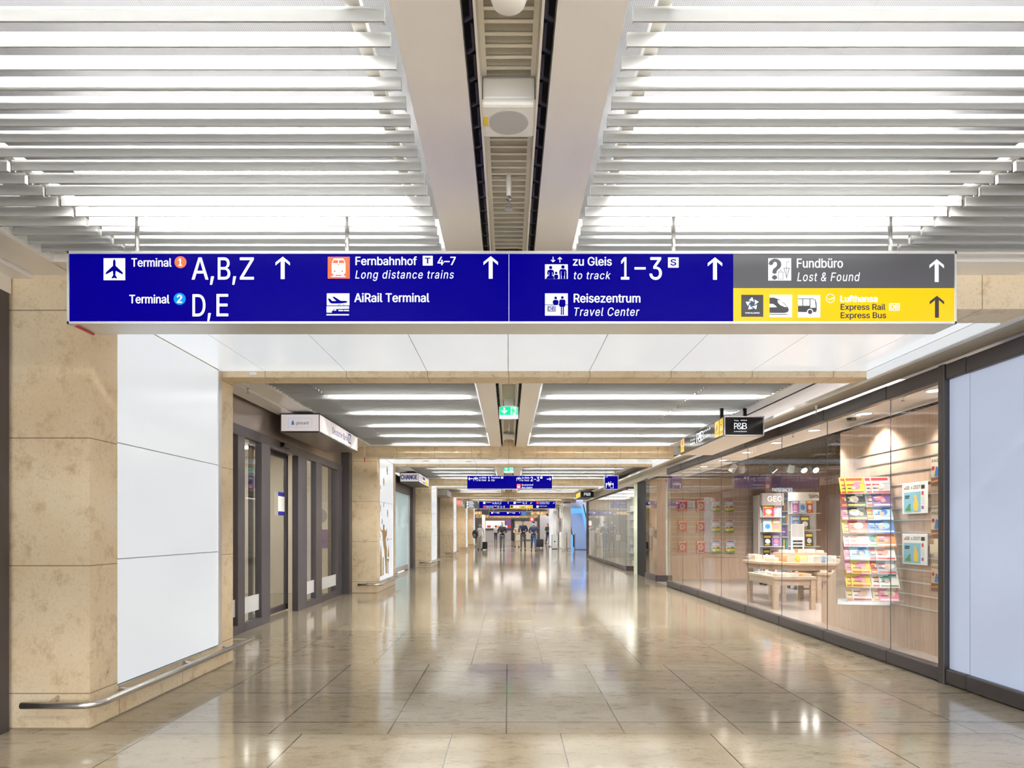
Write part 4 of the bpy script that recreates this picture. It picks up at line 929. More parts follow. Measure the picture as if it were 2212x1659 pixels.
# second blue sign and the small lift sign
D = 16.8
G = Crop(D, 920, 980, 6.144)
t = hanging_sign('direction_sign', 'blue hanging sign with left and right arrows, to track 1 and 2\u20133', 1008.7, 1193, 1027, 1056.3, D, .17, [-.83, .82], 2.9, .6, .7, .6)
panel(t, D, 1009.3, 1192.4, 1027.7, 1055.7, 'lit_blue', 'blue_panel')
def rot_arrow(c, t, x0, x1, cy, left):
    w = x1-x0; p = arrow_up(0, 0, w, .36*w, .085*w); p = [((x0+y) if left else (x1-y), cy+x) for x, y in p]; Picto(c, t, 'arrow').add([p], 'lit_white')
def lift_icon(c, t, x0, y0, x1, y1, arrows=False):
    w, h = x1-x0, y1-y0; X = lambda a: x0+a*w; Y = lambda b: y0+b*h
    p = Picto(c, t, label='white lift pictogram with figures'); q = [rect(X(0), Y(.32), X(1), Y(1)), [(X(.3), Y(.28)), (X(.38), Y(.12)), (X(.46), Y(.28))], [(X(.56), Y(.12)), (X(.72), Y(.12)), (X(.64), Y(.28))]]
    p.add(q, 'lit_white').add([circ(X(.25), Y(.48), .08*w, 12), circ(X(.78), Y(.45), .08*w, 12), circ(X(.5), Y(.66), .06*w, 10), rect(X(.1), Y(.58), X(.4), Y(.88)), rect(X(.62), Y(.56), X(.94), Y(.9)), rect(X(.42), Y(.74), X(.6), Y(1)), rect(X(.08), Y(.86), X(.42), Y(1)), rect(X(.68), Y(.88), X(.76), Y(1)), rect(X(.8), Y(.88), X(.88), Y(1))], 'lit_blue')
rot_arrow(G, t, 562, 620, 332, True); lift_icon(G, t, 632, 300, 692, 362)
TX = [('zu Gleis', 706, 803, 328, 306, 0), ('to Track', 704, 802, 362, 340, .2), ('1', 826, 848, 362, 306, 0), ('Frankfurt', 866, 985, 328, 306, 0), ('City', 866, 915, 363, 341, .2), ('zu Gleis', 1273, 1373, 330, 308, 0), ('to Track', 1271, 1371, 364, 342, .2),
      ('2', 1390, 1420, 365, 308, 0), ('\u2013', 1436, 1458, 365, 308, 0), ('3', 1470, 1505, 365, 308, 0), ('Busbahnhof', 1274, 1424, 425, 403, 0), ('Bus station', 1272, 1413, 460, 438, .2)]
for s, x0, x1, b, c, sh in TX: ctext(G, s, x0, x1, b, c, 'lit_white', t, shear=sh, bold=.015, lift=.001)
for x in (998, 1518): Picto(G, t).add([rect(x, 303, x+28, 331)], 'lit_white'); ctext(G, 'S', x+8, x+20, 326, 308, 'lit_blue', t, bold=.02, lift=.003)
lift_icon(G, t, 1203, 300, 1262, 362); rot_arrow(G, t, 1605, 1663, 337, False)
Picto(G, t, label='red square with a white bus').add([rect(1205, 402, 1258, 459)], 'lit_red').add([rrect(1213, 412, 1250, 450, 5), rect(1216, 450, 1224, 455), rect(1239, 450, 1247, 455)], 'lit_white').add([rect(1218, 418, 1245, 432)], 'lit_red')
t = hanging_sign('lift_sign', 'small square blue lift sign hanging near the right shop front', 1305.5, 1335.5, 1027.2, 1057.2, D, .12, [2.49, 2.73], 2.9, .8, .8, .8)
panel(t, D, 1306.3, 1334.7, 1028, 1056.4, 'lit_blue', 'blue_panel'); Hc = Crop(D, 1200, 980, 5.925); lift_icon(Hc, t, 643, 345, 742, 443)
ctext(Hc, '1/2', 641, 667, 303, 292, 'lit_white', t, bold=.01)
# third sign
D = 31.4
t = hanging_sign('direction_sign', 'wide blue, grey and yellow sign over the corridor, third from the viewer', 1003.2, 1200, 1082.5, 1098.6, D, .17, [-1.9, -.6, .6, 1.9], 2.95, .35, .5, .5)
panel(t, D, 1003.5, 1035.3, 1083, 1098, 'lit_grey', 'grey_panel'); panel(t, D, 1035.3, 1199.7, 1083, 1098, 'lit_blue', 'blue_panel'); q = panel(t, D, 1101.7, 1150.8, 1091, 1098, 'lit_yellow', 'yellow_panel'); q.location.y -= .0007
G = Crop(D, 920, 980, 6.144)
for s, x0, x1, b, c, sh in [('Terminal', 798, 858, 652, 640, 0), ('A,B,C,Z', 882, 1002, 668, 643, 0), ('Regionalbahnhof', 798, 912, 701, 689, 0), ('Regional trains', 798, 898, 717, 706, .2), ('Gleis', 942, 976, 701, 689, 0), ('Track', 942, 974, 717, 706, .2), ('1\u20133', 988, 1047, 717, 691, 0), ('Terminal', 1200, 1258, 652, 640, 0), ('D, E', 1288, 1340, 668, 643, 0), ('Fernbahnhof', 1504, 1592, 652, 640, 0), ('4\u20137', 1616, 1643, 652, 640, 0), ('Long distance trains', 1504, 1640, 669, 658, .2), ('AiRail Terminal', 1506, 1608, 701, 690, 0)]:
    ctext(G, s, x0, x1, b, c, 'lit_white', t, shear=sh, bold=.015, lift=.002)
for x, y, m in ((760, 638, 'lit_white'), (760, 688, 'lit_red'), (1163, 638, 'lit_white'), (1467, 638, 'lit_red'), (1467, 688, 'lit_white'), (540, 634, 'lit_white'), (540, 664, 'lit_white'), (540, 698, 'lit_white'), (1162, 688, 'lit_white'), (1202, 688, 'lit_white'), (920, 689, 'lit_white'), (1600, 640, 'lit_white')):
    s_ = 30 if x not in (920, 1600, 540) else (13 if x != 540 else 24); Picto(G, t).add([rect(x, y, x+s_, y+s_)], m)
Picto(G, t).add([rect(1124, 688, 1154, 718)], 'lit_dark'); Picto(G, t).add([circ(869, 645, 7, 12)], 'lit_orange'); Picto(G, t).add([circ(1272, 645, 7, 12)], 'lit_cyan')
for j in range(6): Picto(G, t, 'text_line').add([rect(570, 634+14.5*j, 626+(j % 3)*8, 641+14.5*j)], 'lit_white')
for x, y, m, dg in ((1092, 640, 'lit_white', 0), (697, 632, 'lit_white', 0), (1395, 642, 'lit_white', 45), (1697, 642, 'lit_white', 45), (1395, 692, 'lit_dark', 45)):
    Picto(G, t, 'arrow').add([rot_pts(arrow_up(x, y, y+28, 9, 2.6), dg)], m)
Picto(G, t, 'text_line').add([rect(1242, 688, 1312, 696), rect(1326, 698, 1344, 711)], 'lit_white'); Picto(G, t, 'text_line').add([rect(1258, 702, 1322, 708), rect(1258, 711, 1322, 717)], 'c_brown')
# fourth sign in the hall
D = 55.0
t = hanging_sign('direction_sign', 'farthest blue and grey sign hanging under the golden hall ceiling', 1056.6, 1147.2, 1105.2, 1114.6, D, .2, [-1.3, 1.5], 3.3, .2, .3, .3)
panel(t, D, 1056.9, 1125, 1105.5, 1114.3, 'lit_blue', 'blue_panel'); panel(t, D, 1125, 1147, 1105.5, 1114.3, 'lit_grey', 'grey_panel'); G = Crop(D, 920, 980, 6.144)
for s, x0, x1, b, c in [('B,C', 945, 977, 794, 776), ('A,Z', 1152, 1186, 794, 776), ('Terminal', 892, 940, 786, 779), ('Terminal', 1100, 1148, 786, 779)]: ctext(G, s, x0, x1, b, c, 'lit_white', t, bold=.015, lift=.003)
for x, y in ((868, 776), (1077, 776)): Picto(G, t).add([rect(x, y, x+20, y+20)], 'lit_white')
for j in range(4): Picto(G, t, 'text_line').add([rect(1278, 777+11*j, 1335-(j % 2)*12, 782+11*j)], 'lit_cyan')
Picto(G, t, 'arrow').add([arrow_up(1243, 775, 795, 6, 2)], 'lit_white')

# exit signs under the spine
def exit_sign(y, cz_, w_, label, hang):
    h = w_*.52; t = thing('exit_sign', label, 'exit sign', (0, y, cz_))
    MB().box(-w_/2, w_/2, y, y+.05, cz_-h*.75, cz_+h*.5).build('light_box', 'lit_white', t, bevel=.004)
    MB().box(-.06, .06, y+.02, y+.2, cz_+h*.5, hang).build('mount', 'white_metal', t)
    pl = front_plane(y); X = lambda a: -w_/2+a*w_; Z = lambda b: cz_-h*.4+b*h*.86
    g = shape(pl, rect(X(.02), Z(0), X(.98), Z(1)), .001, 'green_field', 'lit_green', t)
    shape(pl, [(X(a), Z(b)) for a, b in [(.26, .12), (.42, .45), (.42, .62), (.31, .46), (.31, .88), (.21, .88), (.21, .46), (.10, .62), (.10, .45)]], .002, 'arrow', 'lit_white', g)
    shape(pl, rect(X(.6), Z(.02), X(.9), Z(.94)), .002, 'door', 'lit_white', g)
    run = [[(X(.70)+.035*w_*math.cos(q*math.pi/6), Z(.78)+.035*w_*math.sin(q*math.pi/6)) for q in range(12)]]+[[(X(a), Z(b)) for a, b in p] for p in ([(.66, .66), (.76, .68), (.80, .42), (.70, .40)], [(.76, .68), (.86, .52), (.84, .47), (.75, .60)], [(.66, .66), (.61, .52), (.64, .49), (.70, .60)], [(.70, .42), (.78, .42), (.72, .22), (.70, .04), (.65, .04), (.67, .24)], [(.74, .42), (.80, .42), (.86, .26), (.96, .22), (.96, .15), (.84, .18)])]
    mb = MB(); [mb.poly([pl.at(a, b, .003) for a, b in p]) for p in run]; mb.build('running_figure', 'lit_green', g)
exit_sign(8.5, 1.2+(1146-888)*8.5/F, .245, 'green exit sign with down arrow hanging under the ceiling spine', 3.08)
exit_sign(16.0, 1.2+(1146-1013)*16/F, .24, 'green exit sign half hidden above the second blue sign', 3.0)
t = tag(MB().box(-.22, .22, 24, 24.1, 2.70, 2.892).build('emergency_lamp', 'lit_white'), 'small white emergency light box under the ceiling beyond the second blue sign', 'lamp')

# box signs on the shop fronts
def box_sign(name, label, x0, x1, y0, y1, z0, z1, body_m, face_m, mount):
    t = thing(name, label, 'sign', ((x0+x1)/2, (y0+y1)/2, z0))
    MB().box(x0, x1, y0, y1, z0, z1).build('housing', body_m, t, bevel=.004)
    MB().box(x0+.02, x1-.008, y0-.003, y0, z0+.02, z1-.015).build('front_face', face_m, t)
    return t
z0, z1 = 2.496, 2.75
t = box_sign('box_sign', 'white bank box sign projecting from the left above the glass doors', -3.03, -2.506, 8.7, 10.9, z0, z1, 'dark_bronze', 'sign_pink_white', 0)
MB().box(-2.506, -2.503, 8.72, 10.88, z0+.02, z1-.015).build('side_face', 'sign_pink_white', t)
MB().box(-3.01, -2.52, 8.72, 10.88, z0-.003, z0).build('underside', 'satin_bronze', t)
Gc = Crop(8.696, 580, 860, 6.506)
Picto(Gc, t, label='thin blue outlined box').add(frame4(276, 283, 609, 409, 2.5), 'lit_cyan'); ctext(Gc, 'girocard', 386, 562, 368, 328, 'print_black', t, bold=.004)
Picto(Gc, t, label='small blue and dark card logo').add([rect(336, 311, 348, 330)], 'lit_cyan').add([[(330, 330), (352, 330), (356, 346), (327, 346)], [(325, 350), (358, 350), (360, 361), (322, 361)], [(322, 365), (361, 365), (363, 374), (320, 374)]], 'navy')
pl = Plane((-2.503, 0, 0), (0, 1, 0), (1, 0, 0))
lettering(pl, 'Deutsche Bank', 9.33, z0+.085, .085, .90, 'bank_blue', t, bold=.01)
for j, q in enumerate(frame4(10.25, z0+.07, 10.43, z0+.22, .022)): shape(pl, q, .0008, 'logo_frame', 'bank_blue', t)
shape(pl, [(10.295, z0+.10), (10.32, z0+.10), (10.39, z0+.19), (10.365, z0+.19)], .0008, 'logo_stroke', 'bank_blue', t)

z0, z1 = 2.35, 2.592
t = box_sign('box_sign', 'black Press & Books box sign over the bookshop glass', 2.6185, 3.1061, 8.0000, 10.0226, z0, z1, 'dark_bronze', 'black_gloss', 0)
for q in ((2.6185, 3.1061, z0, z0+.014), (2.6185, 3.1061, z1-.014, z1), (2.6185, 2.6312, z0, z1), (3.0935, 3.1061, z0, z1)): MB().box(q[0], q[1], 7.9910, 8.0018, q[2], q[3]).build('face_frame', 'hall_grey', t)
MB().box(2.6158, 2.6185, 8.0181, 10.0045, z0+.016, z1-.016).build('side_face', 'black_gloss', t)
MB().box(2.6275, 3.0971, 8.0181, 10.0045, z0-.003, z0).build('underside', 'shop_white', t)
for x in (2.7540, 3.0519): MB().box(x-.02, x+.02, 8.4876, 8.5237, z1, 2.78).build('bracket', 'black', t)
Gc = Crop(7.9964, 1440, 880, 10.05)
ctext(Gc, 'Press', 1465, 1565, 300, 268, 'lit_white', t, shear=.15, bold=0); ctext(Gc, 'P', 1467, 1540, 470, 338, 'lit_white', t, bold=.01); ctext(Gc, '&', 1530, 1650, 475, 335, 'silver_logo', t, bold=0, lift=.0012); ctext(Gc, 'B', 1640, 1740, 470, 338, 'lit_white', t, bold=.01, lift=.0016); ctext(Gc, 'Books', 1618, 1740, 535, 506, 'lit_white', t, bold=0)
for j in range(4):
    Picto(Gc, t, 'square_dot').add([rect(1610+36*j, 272, 1630+36*j, 292)], 'lit_white'); Picto(Gc, t, 'square_dot').add([rect(1468+37*j, 513, 1488+37*j, 533)], 'lit_white')
pl = Plane((2.6158, 0, 0), (0, -1, 0), (-1, 0, 0))
def SB(y): return -y
lettering(pl, 'Press', SB(9.47), z0+.125, .032, .26, 'lit_white', t, shear=.15, bold=0); lettering(pl, 'P', SB(9.1558), z0+.07, .125, .13, 'lit_white', t); lettering(pl, '&', SB(9.0655), z0+.068, .125, .16, 'silver_logo', t, lift=.0012); lettering(pl, 'B', SB(8.9571), z0+.07, .125, .13, 'lit_white', t, lift=.0016); lettering(pl, 'Books', SB(8.8126), z0+.075, .035, .30, 'lit_white', t, shear=.1, bold=0)
for j in range(4):
    shape(pl, rect(SB(8.8126)+.08*j, z0+.165, SB(8.8126)+.08*j+.04, z0+.19), .0008, 'square_dot', 'lit_white', t); shape(pl, rect(SB(9.475)+.065*j, z0+.075, SB(9.475)+.065*j+.035, z0+.10), .0008, 'square_dot', 'lit_white', t)
p1 = shape(pl, rect(SB(8.3431), z0+.025, SB(8.1806), z1-.02), .0008, 'yellow_field', 'lit_yellow', t)
p2 = shape(pl, rect(SB(8.1535), z0+.025, SB(8.0271), z1-.02), .0008, 'yellow_field', 'lit_yellow', t)
p3 = shape(pl, rect(SB(9.9865), z0+.03, SB(9.8059), z1-.02), .0008, 'yellow_field', 'lit_yellow', t)
shape(pl, [(SB(8.3070), z0+.10), (SB(8.2799), z0+.10), (SB(8.2348), z0+.18), (SB(8.2619), z0+.18)], .0014, 'logo_stroke', 'navy', p1); shape(pl, [(SB(8.2709), z0+.10), (SB(8.2438), z0+.10), (SB(8.2167), z0+.15), (SB(8.2438), z0+.15)], .0014, 'logo_stroke', 'lit_red', p1)
lettering(pl, 'Postbank', SB(8.3251), z0+.06, .02, .14, 'navy', p1, lift=.0014)
mb = MB(); [mb.poly([pl.at(a, b, .0014) for a, b in q]) for q in ringp(SB(8.0903), z0+.175, .024, .034, 16, 120, 440, .9)]; mb.build('post_horn', 'print_black', p2)
mb = MB(); mb.poly([pl.at(a, b, .0014) for a, b in [(SB(8.1174), z0+.125), (SB(8.1129), z0+.125), (SB(8.0632), z0+.15), (SB(8.0677), z0+.155)]]).poly([pl.at(a, b, .0014) for a, b in [(SB(8.0632), z0+.125), (SB(8.0677), z0+.125), (SB(8.1174), z0+.15), (SB(8.1129), z0+.155)]]); mb.build('post_horn', 'print_black', p2)
shape(pl, rect(SB(8.1535), z0+.09, SB(8.0271), z0+.10), .0014, 'white_bar', 'lit_white', p2); lettering(pl, 'DHL', SB(8.1400), z0+.045, .034, .11, 'lit_red', p2, lift=.0014, bold=.03, shear=.2)
lettering(pl, 'DHL', SB(9.9594), z0+.07, .04, .14, 'lit_red', p3, lift=.0014, bold=.03, shear=.2); shape(pl, circ(SB(9.8962), z0+.17, .05, 14), .0014, 'logo_disc', 'lit_red', p3)

z0, z1 = 2.538, 2.80
t = box_sign('box_sign', 'white CHANGE box sign above the frosted teal door on the left', -3.02, -2.49, 18.2, 20.45, z0, z1, 'dark_bronze', 'sign_pink_white', 0)
MB().box(-2.49, -2.487, 18.22, 20.43, z0+.02, z1-.015).build('side_face', 'sign_pink_white', t)
lettering(front_plane(18.197), 'CHANGE', -2.985, z0+.08, .125, .45, 'bank_blue', t, bold=.03)
pl = Plane((-2.487, 0, 0), (0, 1, 0), (1, 0, 0)); shape(pl, rect(19.55, z0+.03, 20.2, z0+.13), .001, 'yellow_field', 'lit_yellow', t); shape(pl, rect(19.0, z0+.14, 19.5, z0+.21), .001, 'blue_field', 'bank_blue', t); shape(pl, rect(19.0, z0+.05, 19.58, z0+.08), .001, 'blue_field', 'bank_blue', t)
for j in range(3): shape(pl, rect(18.4, z0+.07+.05*j, 18.85, z0+.09+.05*j), .001, 'text_line', 'hall_grey', t)
t = box_sign('box_sign', 'blank grey box sign on the left beyond the CHANGE sign', -3.0, -2.5, 26.7, 28.7, 2.62, 2.88, 'hall_grey', 'silver_frame', 0)
t = box_sign('box_sign', 'small black P&B box sign at the far shop front', 2.71, 3.21, 24.8, 26.7, 2.45, 2.68, 'dark_bronze', 'black_gloss', 0)
lettering(front_plane(24.797), 'P&B', 2.84, 2.515, .11, .24, 'lit_white', t); pl = Plane((2.71, 0, 0), (0, -1, 0), (-1, 0, 0)); shape(pl, rect(-26.5, 2.48, -24.9, 2.66), .002, 'yellow_field', 'lit_yellow', t)
t = box_sign('box_sign', 'white box sign with red DB letters far down on the left', -3.3, -2.62, 37.0, 37.6, 2.62, 2.92, 'hall_white', 'sign_pink_white', 0)
for q in frame4(-3.02, 2.66, -2.66, 2.90, .03): shape(front_plane(36.997), q, .001, 'logo_frame', 'lit_red', t)
lettering(front_plane(36.997), 'DB', -2.98, 2.71, .14, .28, 'lit_red', t, bold=.02)

# gold decals on the lit panels of the second pillar and lintel
def flake_polys(cy, cz_, r):
    out = []
    for k in range(6):
        a = math.radians(60*k+15); c, s = math.cos(a), math.sin(a)
        def T(u, v): return (cy+u*c-v*s, cz_+u*s+v*c)
        out += [[T(0, -.09*r), T(r, -.07*r), T(r, .07*r), T(0, .09*r)], [T(.45*r, 0), T(.75*r, .3*r), T(.83*r, .24*r), T(.55*r, 0)], [T(.45*r, 0), T(.75*r, -.3*r), T(.83*r, -.24*r), T(.55*r, 0)]]
    return out
pl = Plane((XL-.002, 0, 0), (0, 1, 0), (1, 0, 0))
NMS = ['topmost', 'second from top', 'small one below the second', 'left one at mid height', 'leftmost cut one', 'large right one', 'one above the reindeer', 'small one beside the reindeer', 'small one right of the reindeer']
for i, (cx, cy, r) in enumerate(((472, 275, 50), (435, 395, 46), (400, 455, 22), (435, 635, 28), (385, 672, 40), (476, 728, 46), (417, 812, 32), (396, 970, 18), (475, 1000, 22))):
    px = 740+cx/4.879; py = 960+cy/4.879; y = F*(-XL)/(CX-px); z = CH+(CY-py)*y/F; rr = r/4.879*y/F
    y = max(y, P0+PITCH+.3+rr*.6); mb = MB(); [mb.extrude([pl.at(a, b, .0) for a, b in q], (.002, 0, 0)) for q in flake_polys(y, z, rr)]
    tag(mb.build('snowflake_decal', 'gold_foil'), f'gold snowflake decal on the second pillar, {NMS[i]}', 'decal', 'gold snowflake decals on the second pillar')
def PD_(pts):
    out = []
    for cx, cy in pts:
        px = 740+cx/4.879; y = min(max(F*(-XL)/(CX-px), 12.92), 14.34); out.append((y, max(CH+(CY-960-cy/4.879)*y/F, .23)))
    return out
deer = [(392, 875), (398, 868), (406, 896), (424, 912), (428, 850), (436, 838), (444, 856), (440, 890), (455, 920), (466, 880), (468, 960), (455, 985), (460, 1060), (470, 1110), (466, 1230), (468, 1360), (456, 1360), (450, 1240), (440, 1120), (428, 1050), (424, 985), (420, 930), (402, 912)]
tag(MB().extrude([pl.at(a, b) for a, b in PD_(deer)], (.002, 0, 0)).build('figure_decal', 'gold_foil'), 'gold reindeer-like figure decal on the second pillar panel', 'decal')
for i, (q, lab) in enumerate((([(378, 1035), (386, 1035), (394, 1120), (378, 1150)], 'gold pointed tree decal at the left edge of the pillar panel'), ([(405, 1060), (413, 1140), (416, 1390), (397, 1390), (398, 1140)], 'tall gold spire decal left of the reindeer figure'), ([(424, 1185), (434, 1195), (434, 1380), (422, 1380)], 'slim gold tower decal beside the reindeer figure'),
                        ([(484, 1060), (490, 1140), (490, 1185), (476, 1185)], 'gold tree decal right of the reindeer figure'), ([(470, 1205), (488, 1205), (488, 1232), (482, 1232), (482, 1362), (474, 1362), (474, 1232), (470, 1232)], 'gold post decal right of the reindeer figure'), ([(377, 1155), (393, 1170), (392, 1300), (386, 1390), (378, 1390)], 'gold house decal at the left bottom of the pillar panel'))):
    tag(MB().extrude([pl.at(a, b) for a, b in PD_(q)], (.002, 0, 0)).build('scene_decal', 'gold_foil'), lab, 'decal')
yy = P0+PITCH; zc = 2.51+.065+SLOPE*yy-.001
for i, (x, dy, r) in enumerate(((-2.25, .55, .10), (-1.75, 1.2, .08), (-1.35, .7, .11), (-.85, 1.3, .07), (-.95, .5, .10), (-.35, .9, .09))):
    mb = MB()
    for q in flake_polys(0, 0, r): mb.extrude([(x+a, yy+dy+b, zc) for a, b in q], (0, 0, -.002))
    tag(mb.build('snowflake_decal', 'gold_foil'), f'gold snowflake decal on the second lintel, {ORD[i]} from the left', 'decal', 'gold snowflake decals on the second lintel')

# devices in the service channel
y = 2.476; zb = 2.72+SLOPE*y
t = thing('loudspeaker', 'white square ceiling loudspeaker with round grey mesh in the spine', 'loudspeaker', (0, y, zb))
MB().box(-.1, .1, y-.10, y+.10, zb+.0, zb+.03).build('face_plate', 'plastic_white', t, bevel=.012); MB().box(-.095, .095, y-.09, y+.13, zb+.03, zb+.11).build('housing', 'plastic_white', t, bevel=.008); MB().box(-.085, .085, y+.13, y+.2, zb+.06, zb+.12).build('junction_box', 'plastic_white', t, bevel=.008)
MB().lathe([(.074, 0), (.074, -.002), (.07, -.003)], (0, y, zb), 36).build('round_mesh', 'speaker_mesh', t); MB().box(-.094, -.078, y-.035, y+.02, zb-.0015, zb).build('yellow_sticker', 'sticker_yellow', t)
y = 1.78; zb = 2.72+SLOPE*y
t = thing('ceiling_sensor', 'white domed ceiling sensor at the top edge of the photo', 'sensor', (0, y, zb+.05))
MB().box(-.1, .1, y-.2, y+.09, zb+.03, zb+.06).build('perforated_plate', 'perforated_metal', t); MB().lathe([(.088, .03), (.088, .01), (.07, -.005)], (0, y, zb), 32).build('base_disc', 'plastic_white', t, smooth=True)
MB().lathe([(.055, 0), (.052, -.05), (.05, -.09), (.044, -.105), (.03, -.113)], (0, y, zb), 32).build('dome', 'plastic_white', t, smooth=True)
def sprinkler(x, y, zt, zb_, label, m='plastic_white'):
    t = thing('sprinkler', label, 'sprinkler', (x, y, zb_))
    MB().tube([(x, y, zt), (x, y, zb_+.13), (x, y, zb_+.06)], [.014, .014, .011], 14).build('drop_pipe', m, t, smooth=True)
    MB().lathe([(.011, .06), (.012, .045), (.004, .04), (.004, .008), (.018, .006), (.02, 0)], (x, y, zb_), 14).build('sprinkler_head', 'chrome', t)
sprinkler(0, 3.09, 2.88, 2.71, 'white pipe sprinkler in the spine just before the big sign')
sprinkler(-2.78, 7.0, 2.78, 2.66, 'small sprinkler in the left soffit above the bank doors')
for y, lab in ((7.0, 'white ceiling loudspeaker before the green exit sign'), (11.6, 'white ceiling loudspeaker beyond the green exit sign')):
    zb = 2.73+SLOPE*y; t = thing('loudspeaker', lab, 'loudspeaker', (0, y, zb)); MB().box(-.095, .095, y-.1, y+.1, zb, zb+.08).build('housing', 'plastic_white', t, bevel=.008); MB().lathe([(.07, 0), (.07, -.002)], (0, y, zb), 24).build('round_mesh', 'speaker_mesh', t)
sprinkler(0, 10.4, 2.94, 2.72, 'small sprinkler just beyond the green exit sign'); sprinkler(3.32, 7.1, 2.575, 2.45, 'small sprinkler under the air grille above the shop glass')
t = thing('cord_weight', 'thin white cord with red end hanging at the bank sign', 'cord', (-2.72, 12.4, 2.5)); MB().tube([(-2.72, 12.4, 2.80), (-2.72, 12.4, 2.58)], .006, 8).build('cord', 'plastic_white', t); MB().tube([(-2.72, 12.4, 2.58), (-2.72, 12.4, 2.49)], .009, 8).build('red_end', 'red', t)
tag(MB().box(-2.28, -2.22, 5.785, 5.79, 2.572, 2.595).build('number_plate', 'plastic_white'), 'tiny white number plate on the rear stone beam of the first portal', 'plate')
# ------------------------------------------------------------------ second shop, far side
structure(MB().box(5.6, 5.7, 19.0, 30.2, 0, 3).box(3.6, 5.7, 30.1, 30.2, 0, 3).build('wall_right', 'plaster'))
t = thing('magazine_shelf', 'long wall of magazine shelves inside the second shop', 'shelf', (5.4, 25, 0))
MB().box(5.50, 5.58, 20.2, 29.8, 0, 2.3).build('back_panel', 'hall_white', t)
for k in range(6): MB().box(5.28, 5.5, 20.2, 29.8, .2+.36*k, .22+.36*k).build('shelf_board', 'c_grey', t)
rng = random.Random(9); cols = ['c_red', 'c_blue', 'c_pink', 'c_orange', 'c_teal', 'c_violet', 'c_yellow', 'c_sky', 'c_green', 'c_white', 'c_black']
cn = dict(COLN, c_teal='teal', c_green='green')
for k in range(6):
    y = 20.3; j = 0
    while y < 29.5 and j < 12:
        wd = rng.uniform(.5, .72); col = rng.choice(cols)
        o = MB().box(5.38, 5.42, y, y+wd, .222+.36*k, .50+.36*k).build('magazine_row', col); j += 1; y += wd+.05
        tag(o, f'{cn[col]} magazines on the {ORD[k]} shelf up in the second shop, {ORD[j-1]} from the near end', 'magazines', 'magazine rows in the second shop')
structure(MB().box(3.7, 5.6, 19.0, 30.2, 2.62, 2.66).build('ceiling', 'plaster'))
for i in range(4):  # lamps added to brighten the shelves behind the glass
    y = 21+2.4*i; tag(MB().box(3.9, 5.2, y, y+1.4, 2.6, 2.62).build('ceiling_fill_light', 'shop_soft'), f'{ORD[i]} added ceiling fill light inside the second shop', 'ceiling light', 'added ceiling fill lights in the second shop')
t = thing('display_stand', 'red upright display stand inside the second shop window', 'display stand', (4.3, 21.6, 0)); MB().box(4.15, 4.45, 21.5, 21.7, .2, 1.5).build('stand_panel', 'c_red', t); MB().box(4.1, 4.5, 21.4, 21.8, 0, .2).build('stand_foot', 'c_white', t); MB().box(4.17, 4.43, 21.49, 21.5, 1.1, 1.4).build('stand_poster', 'c_cream', t)

# ------------------------------------------------------------------ far end: bin, bollard, escalator, hall
t = thing('litter_bin', 'square steel litter bin on the right at the far end', 'bin', (2.98, 42.6, 0))
MB().box(2.79, 3.16, 42.5, 42.9, .03, .93).build('bin_body', 'steel', t, bevel=.01); MB().box(2.8, 3.15, 42.52, 42.88, 0, .03).build('bin_foot', 'black', t); MB().box(2.93, 3.02, 42.49, 42.5, .45, .52).build('bin_opening', 'black', t)
t = thing('bollard', 'slim steel bollard in front of the pale right column', 'bollard', (3.36, 38.2, 0)); MB().lathe([(.045, 0), (.045, 1.06), (.04, 1.075)], (3.36, 38.2, 0), 16).build('post', 'steel', t, smooth=True); MB().lathe([(.08, 0), (.08, .02)], (3.36, 38.2, 0), 16).build('base_ring', 'steel', t)
t = thing('wall_cabinet', 'grey wall cabinet with red light above the litter bin', 'cabinet', (3.5, 44, 1)); MB().box(3.3, 3.62, 43.6, 44.4, 1.1, 2.0).build('cabinet_body', 'hall_grey', t); MB().box(3.35, 3.45, 43.9, 44.0, 2.0, 2.08).build('red_lamp', 'lit_red', t)
t = thing('bumper_rail', 'curved steel rail around the foot of the pale right column', 'rail', (3.2, 38.4, 0)); MB().tube([(2.95, 38.9, .16), (3.02, 38.45, .16), (3.2, 38.36, .16), (3.62, 38.36, .16)], .022, 10).build('rail', 'steel', t, smooth=True); MB().tube([(3.2, 38.36, .16), (3.2, 38.57, .16)], .012, 8).build('bracket', 'steel', t)
t = thing('escalator', 'escalator with blue lit balustrade on the far right', 'escalator', (4.6, 41, 0))
MB().extrude([(3.95, 40.4, 0), (3.95, 45.8, 0), (3.95, 45.8, 2.9), (3.95, 45.2, 2.9), (3.95, 41.4, .9), (3.95, 40.4, .85)], (.06, 0, 0)).build('balustrade', 'escalator_blue', t); MB().extrude([(5.1, 40.4, 0), (5.1, 45.8, 0), (5.1, 45.8, 2.9), (5.1, 45.2, 2.9), (5.1, 41.4, .9), (5.1, 40.4, .85)], (.06, 0, 0)).build('balustrade', 'escalator_blue', t)
for x in (3.98, 5.13): MB().tube([(x, 40.35, .2), (x, 40.25, .6), (x, 40.4, .92), (x, 41.4, .97), (x, 45.2, 2.97)], .04, 10).build('handrail', 'rubber', t, smooth=True)
MB().extrude([(4.01, 40.6, 0), (4.01, 45.8, 0), (4.01, 45.8, 2.4), (4.01, 41.6, .2), (4.01, 40.6, .05)], (1.09, 0, 0)).build('step_band', 'c_grey', t)
tag(MB().box(3.8, 5.9, 45.85, 45.9, 0, 2.75).build('lit_wall_panel', 'escalator_blue'), 'blue glowing wall panel behind the escalator', 'wall panel')
t = thing('queue_barrier', 'low steel barrier posts before the escalator', 'barrier', (3.75, 39.5, 0))
